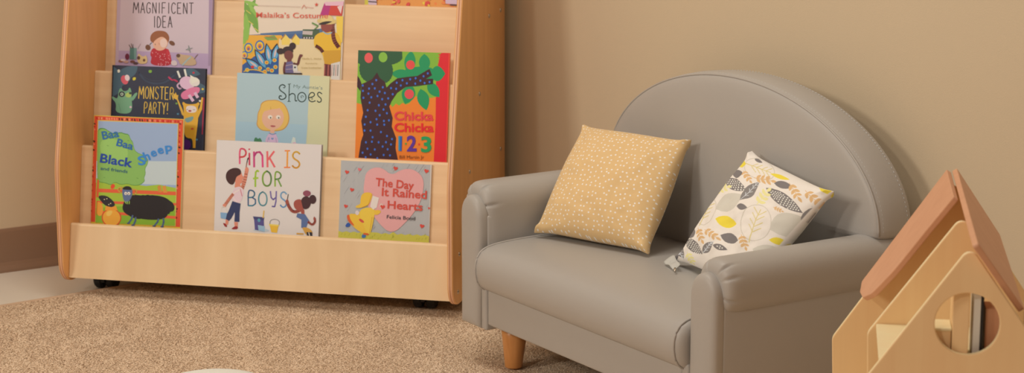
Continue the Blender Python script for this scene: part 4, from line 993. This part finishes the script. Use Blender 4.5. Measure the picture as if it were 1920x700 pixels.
class LeafPrint(PArt):
    """leaves drawn in fabric units (x right, y down, about 900 x 650), mapped to the cushion face"""
    def poly(s, pts, col, raw=False, same=False):
        return PArt.poly(s, [s.f(p) for p in pts], col, raw, same)
    def f(s, p):
        dx, dy = p[0]-462, p[1]-25; ax, ay = 430, 208; bx, by = -402, 580; det = ax*by-ay*bx
        a, b_ = -1+2*(dx*by-dy*bx)/det, 1-2*(ax*dy-ay*dx)/det
        e = max(0, (1-a*a)*(1-b_*b_))**.5      # fabric fullness: the print rides out over the stuffing
        dx += 88*e; dy += 66*e
        return (-1+2*(dx*by-dy*bx)/det, 1-2*(ax*dy-ay*dx)/det)
    def _sub(s, t, c, d):
        q = s.clip(t)
        if len(q) >= 3: s.polys.append((q, s.layer, c))
pa = LeafPrint()
GREY, DG_, MUST, TAN, PALE, LG = (134,122,112), (124,112,104), (238,200,62), (216,168,112), (232,218,140), (206,190,166)
def twig(x, y, L, ang, col):
    c, s_ = math.cos(ang), math.sin(ang); x -= L*.5*c; y -= L*.5*s_
    pa.line([(x, y), (x+L*c, y+L*s_)], 3.5, col)
    for q in (.15, .42, .70):
        for sg in (-1, 1):
            a2 = ang+sg*.85; l2 = L*.36; pa.poly(leafshape(x+L*q*c+l2*.5*math.cos(a2), y+L*q*s_+l2*.5*math.sin(a2), l2, l2*.5, a2), col)
    pa.poly(leafshape(x+L*1.1*c, y+L*1.1*s_, L*.34, L*.18, ang), col)
def outline_leaf(x, y, r, ang):
    c, s_ = math.cos(ang), math.sin(ang)
    pa.poly([(x+r*1.15*math.cos(t)*c-r*.85*math.sin(t)*s_, y+r*1.15*math.cos(t)*s_+r*.85*math.sin(t)*c) for t in np.linspace(0, 2*PI, 30)], (238,228,214))
    pa.line([(x+r*1.15*math.cos(t)*c-r*.85*math.sin(t)*s_, y+r*1.15*math.cos(t)*s_+r*.85*math.sin(t)*c) for t in np.linspace(0, 2*PI, 30)], 4, (206,188,164))
    pa.line([(x-r*1.3*c, y-r*1.3*s_), (x+r*.9*c, y+r*.9*s_)], 4.5, (214,188,120))
    for q in (-.6, -.25, .15, .5):
        for sg in (-1, 1):
            a2 = ang+sg*.75; px, py = x+r*q*c, y+r*q*s_; pa.line([(px, py), (px+r*.55*math.cos(a2), py+r*.55*math.sin(a2))], 4, (214,188,120))
def vein_leaf(x, y, L, w, ang, col=GREY, vc=(206,198,192)):
    pa.poly(leafshape(x, y, L, w, ang), col); c, s_ = math.cos(ang), math.sin(ang)
    pa.line([(x-L*.45*c, y-L*.45*s_), (x+L*.55*c, y+L*.55*s_)], 3.5, vc)
    for q in (-.25, -.05, .15, .3):
        for sg in (-1, 1):
            a2 = ang+sg*.7; px, py = x+L*q*c, y+L*q*s_; pa.line([(px, py), (px+w*.36*math.cos(a2), py+w*.36*math.sin(a2))], 3, vc)
def mesh_leaf(x, y, L, w, ang):
    pa.poly(leafshape(x, y, L, w, ang), DG_); c, s_ = math.cos(ang), math.sin(ang); n = int(L/11)
    for k in range(1, n):
        t = -.5+k/n; hw = w*.5*math.sin(PI*(t+.5))**.8-5
        m_ = int(hw/6)
        for j in range(-m_, m_+1):
            Y = j*11+(5 if k % 2 else 0)
            if abs(Y) < hw: pa.poly(ell(x+L*t*c-Y*s_, y+L*t*s_+Y*c, 3.8, n=6), (226,218,212))
for v in ((370,305,150,85,-.6), (640,400,175,115,-.4), (560,560,160,90,.2)): pa.poly(leafshape(*v), LG)
for v in ((250,355,62,-1.1), (495,405,82,-1.25), (520,120,70,.3), (760,520,70,-.8)): outline_leaf(*v)
for v in ((418,100,58,38,.0), (625,157,100,24,.25), (355,405,100,60,.2), (165,395,56,46,-.6), (595,488,84,36,.05), (852,228,80,44,.8), (330,660,90,50,.3), (760,640,90,50,.2)): pa.poly(leafshape(*v), MUST)
for v in ((407,157,68,46,.05), (435,330,50,32,.1), (635,200,98,42,.15), (165,465,64,58,.9), (370,490,92,56,.3), (693,458,38,34,.8), (72,585,60,36,-.6), (225,305,50,30,-.9), (520,640,80,46,.1), (515,72,50,20,.4)): pa.poly(leafshape(*v), DG_)
for v in ((395,215,118,62,.4), (632,282,205,66,.62), (180,540,135,62,.75), (325,545,70,34,.3), (690,600,120,60,.4)): mesh_leaf(*v)
for v in ((470,245,140,54,-.8), (740,365,140,68,-.95), (95,550,120,42,1.3), (262,548,90,40,-.8), (820,350,60,30,-1.2)): vein_leaf(*v)
for v in ((455,165,62,1.0), (535,178,84,.1), (688,228,90,1.1), (775,262,100,.9), (222,475,80,1.2), (280,472,76,.6), (435,502,70,1.3), (822,298,50,.5), (112,470,60,-1.0), (600,330,40,.4)): twig(*v, TAN)
for v in ((320,240,80,-.3), (530,275,90,-.9), (765,410,90,-1.1), (150,605,80,1.2), (420,600,80,.2)): twig(*v, PALE)
me2 = pillow_mesh(P2, A(232,226,222), pa.polys, n=360)
o2 = link('throw_pillow', me2, M['cotton'])
tag(o2, 'white square cushion printed with grey, yellow and tan leaves on sofa', 'cushion')
# flopped fabric tail and zip pull at the leaf cushion's lower corner
bm = bmesh.new(); q0 = P2.pt(-.97, -.97, 1)
grid = {}
for i in range(9):
    for j in range(7):
        u, v = i/8, j/6
        p = Vector((.445+.056*u-.004*v, .193-.026*u-.017*v*(1.2-.5*u), .2835+.012*(1-v)*(1-.4*u)+.0015*math.sin(u*9+v*3)))
        grid[i, j] = bm.verts.new(p)
for i in range(8):
    for j in range(6): bm.faces.new((grid[i, j], grid[i+1, j], grid[i+1, j+1], grid[i, j+1]))
bmesh.ops.solidify(bm, geom=bm.faces[:], thickness=.0015)
obj('hem_flap', bm, plain('white_cotton_hem', A(228,220,220), .9, bump=.2), o2, smooth=True)
bm = bmesh.new(); add_tube(bm, [(.500,.156,.2845), (.504,.153,.2865), (.508,.150,.2855), (.512,.147,.2830)], .0022, 8)
obj('zip_pull', bm, M['steel'], o2, smooth=True)


# ------------------------------------------------------------------ wooden dollhouse
HE = Vector((-.7601, .6498, 0)); HW = Vector((.6498, .7601, 0)); HP = Vector((1.25, .13, 0))
house = thing('dollhouse', 'natural wooden dollhouse with steep gables beside right sofa arm', 'dollhouse', tuple(HP), math.atan2(HW.y, HW.x))
# local frame: x = width, y = away from the viewer (so the front is at negative y), z up
ZF = .0125
def gable(hw, zc, za, rad=.012):
    return [(-hw+.012, ZF), (-hw, zc), (0, za), (hw, zc), (hw-.012, ZF)], [0, .02, rad, .02, 0]
def gable_panel(name, off, hw, zc, za, holes=(), th=.010, parent=house):
    p, r = gable(hw, zc, za); 
    return prism(name, round_poly(p, r, 6), lambda a, b, s: (a, -off+(0, th)[s], b), (M['house'], M['house_edge']), parent, holes, .0015)
def arch_hole(cx, z0, z1, hw, n=12): return [(cx-hw, z0), (cx-hw, z1)] + [(cx-hw*math.cos(t), z1+hw*math.sin(t)) for t in np.linspace(0, PI, n)[1:-1]] + [(cx+hw, z1), (cx+hw, z0)]
gable_panel('back_gable', .0, .178, .325, .588)
gable_panel('middle_gable', .28, .1295, .412, .5915)
gable_panel('front_gable', .472, .178, .338, .5915, [ell(0, .4825, .0437, .0437, n=40)])
# floors
def hbox(name, x0, x1, y0, y1, z0, z1, mat, par=house, bev=.001): return box(name, (x0, x1, y0, y1, z0, z1), M[mat], par, bev)
hbox('upper_floor', -.117, .117, -.461, -.281, .419, .427, 'house_edge')
hbox('lower_floor', -.160, .160, -.461, .0, .200, .208, 'house_edge')
hbox('base_floor', -.160, .160, -.461, .0, .0125, .022, 'house_edge')
# roof panels
sl = 1.475; dn = math.hypot(1, sl); RZ = .602
def roof(side, outline, name, t=.009):
    def f(a, b, s):   # a = offset to the front, b = distance down the slope
        nx, nz = side*sl/dn, 1/dn
        x = side*b/dn+nx*(t*s); z = RZ-b*sl/dn+nz*(t*s)-.004
        return (x, -a, z)
    return prism(name, outline, f, (M['houseroof'], M['houseroof']), house, (), .0015)
roof(-1, round_poly([(-.012, .002), (.195, .002), (.180, .070), (.168, .150), (.136, .203), (.090, .226), (.035, .232), (-.012, .226)][::1], [0, .004, .05, .08, .04, .03, .02, .006], 6), 'roof_panel')
roof(1, round_poly([(-.016, .0), (.50, .0), (.475, .06), (.445, .126), (-.012, .126)], [0, .004, .06, .01, .004], 6), 'roof_panel')
# what the round window shows: small furniture inside on the upper floor
dh = thing('toy_cabinet', 'small plain wooden toy cabinet seen through round dollhouse window, left', 'toy furniture', tuple(HP+HE*-.33+HW*-.045+Vector((0,0,.4275))), math.atan2(HW.y, HW.x))
rotz_h = math.atan2(HW.y, HW.x)
def inroom(off, w, z): return tuple(HP-HE*off+HW*w+Vector((0,0,z)))
dh.location = inroom(.432, -.040, .4272)
def hp(name, d, mat, par, bev=.001): return box(name, d, M[mat], par, bev)
hp('body', (-.020, .020, -.022, .022, .0, .040), 'house', dh); hp('top', (-.022, .0205, -.024, .024, .040, .044), 'house_edge', dh)
dv = hp('divider', (-.019, .003, -.46, -.40, .4272, .528), 'house', house)
bd = thing('toy_board', 'white toy board with black edge standing inside the dollhouse', 'toy furniture', inroom(.42, .014, .4272), rotz_h)
hp('panel', (-.005, .005, -.03, .03, 0, .105), 'white', bd); hp('edge_strip', (.0052, .0090, -.03, .03, 0, .105), 'black', bd)
od = thing('toy_wardrobe', 'tall orange brown toy wardrobe with cream edge inside the dollhouse', 'toy furniture', inroom(.42, .042, .4272), rotz_h)
hp('body', (-.016, .012, -.02, .02, 0, .070), 'houseroof', od); hp('edge_strip', (.0122, .0150, -.021, .02, 0, .070), 'cream', od)
cl = thing('hinge_clip', 'small grey metal clip at lower right edge of dollhouse roof', 'clip', inroom(.445, .078, .492), rotz_h)
bm = bmesh.new(); add_box(bm, -.001, .012, -.012, .006, -.012, .004, bev=.002); obj('plate', bm, M['steel'], cl)
bm = bmesh.new(); add_lathe(bm, [(.003,-.013), (.003,.007)], 12, 'y', (.006, 0, .005)); obj('pin', bm, M['steel'], cl)


# ------------------------------------------------------------------ white pouf in the foreground
bm = bmesh.new(); add_lathe(bm, [(.04, .0125), (.085, .014), (.108, .022), (.118, .040), (.116, .060), (.100, .076), (.07, .085), (.03, .0885), (.004, .089)], 48)
pf = obj('floor_cushion', bm, M['pouf'], None, smooth=True)
pf.location = (.079, -.601, 0)
tag(pf, 'round white floor cushion peeking in at the bottom edge on carpet', 'cushion')

# ------------------------------------------------------------------ light
def area(name, loc, target, size, power, col, size_y=None):
    l = bpy.data.lights.new(name, 'AREA'); l.energy = power; l.color = col; l.size = size
    if size_y: l.shape = 'RECTANGLE'; l.size_y = size_y
    o = bpy.data.objects.new(name, l); COL.objects.link(o); o.location = loc
    o.rotation_euler = (Vector(target)-Vector(loc)).to_track_quat('-Z', 'Y').to_euler(); return o
KEY, FIL, CEI, WS = .10, .25, .72, .20
KC = FC = (1, .88, .72); CC = (1, .90, .75); WC = (1, .66, .50, 1)
area('window_light', (3.1, -5.5, 3.5), (0, .1, .3), .35, 480*KEY, KC)
area('front_fill_light', (.5, -5.2, 2.7), (.3, .4, .3), 1.1, 300*FIL, FC, .9)  # soft fill added from the front left, stands for no known window
area('ceiling_light', (.35, -.55, 2.65), (.35, -.40, 0), 1.4, 34*CEI, CC, .9)
w = bpy.data.worlds.new('world'); bpy.context.scene.world = w; w.use_nodes = True
w.node_tree.nodes['Background'].inputs[0].default_value = WC; w.node_tree.nodes['Background'].inputs[1].default_value = WS

# ------------------------------------------------------------------ camera
cd = bpy.data.cameras.new('camera'); cam = bpy.data.objects.new('camera', cd); COL.objects.link(cam)
cd.sensor_width = 36; cd.lens = 4160.5*36/1920; cd.clip_end = 50
F = Vector((-.82572579, .52587314, -.204045)); Rt = Vector((.53717448, .84347115, 0)); Up = Rt.cross(F)
mw = Matrix((Rt, Up, -F)).transposed().to_4x4(); mw.translation = (3.73922414, -2.26885745, 1.2831); cam.matrix_world = mw
cd.dof.use_dof = True; cd.dof.focus_distance = 4.15; cd.dof.aperture_fstop = 8
bpy.context.scene.camera = cam
vs = bpy.context.scene.view_settings; vs.view_transform = 'Standard'; vs.look = 'None'; vs.exposure = 0; vs.gamma = 1; vs.use_curve_mapping = False
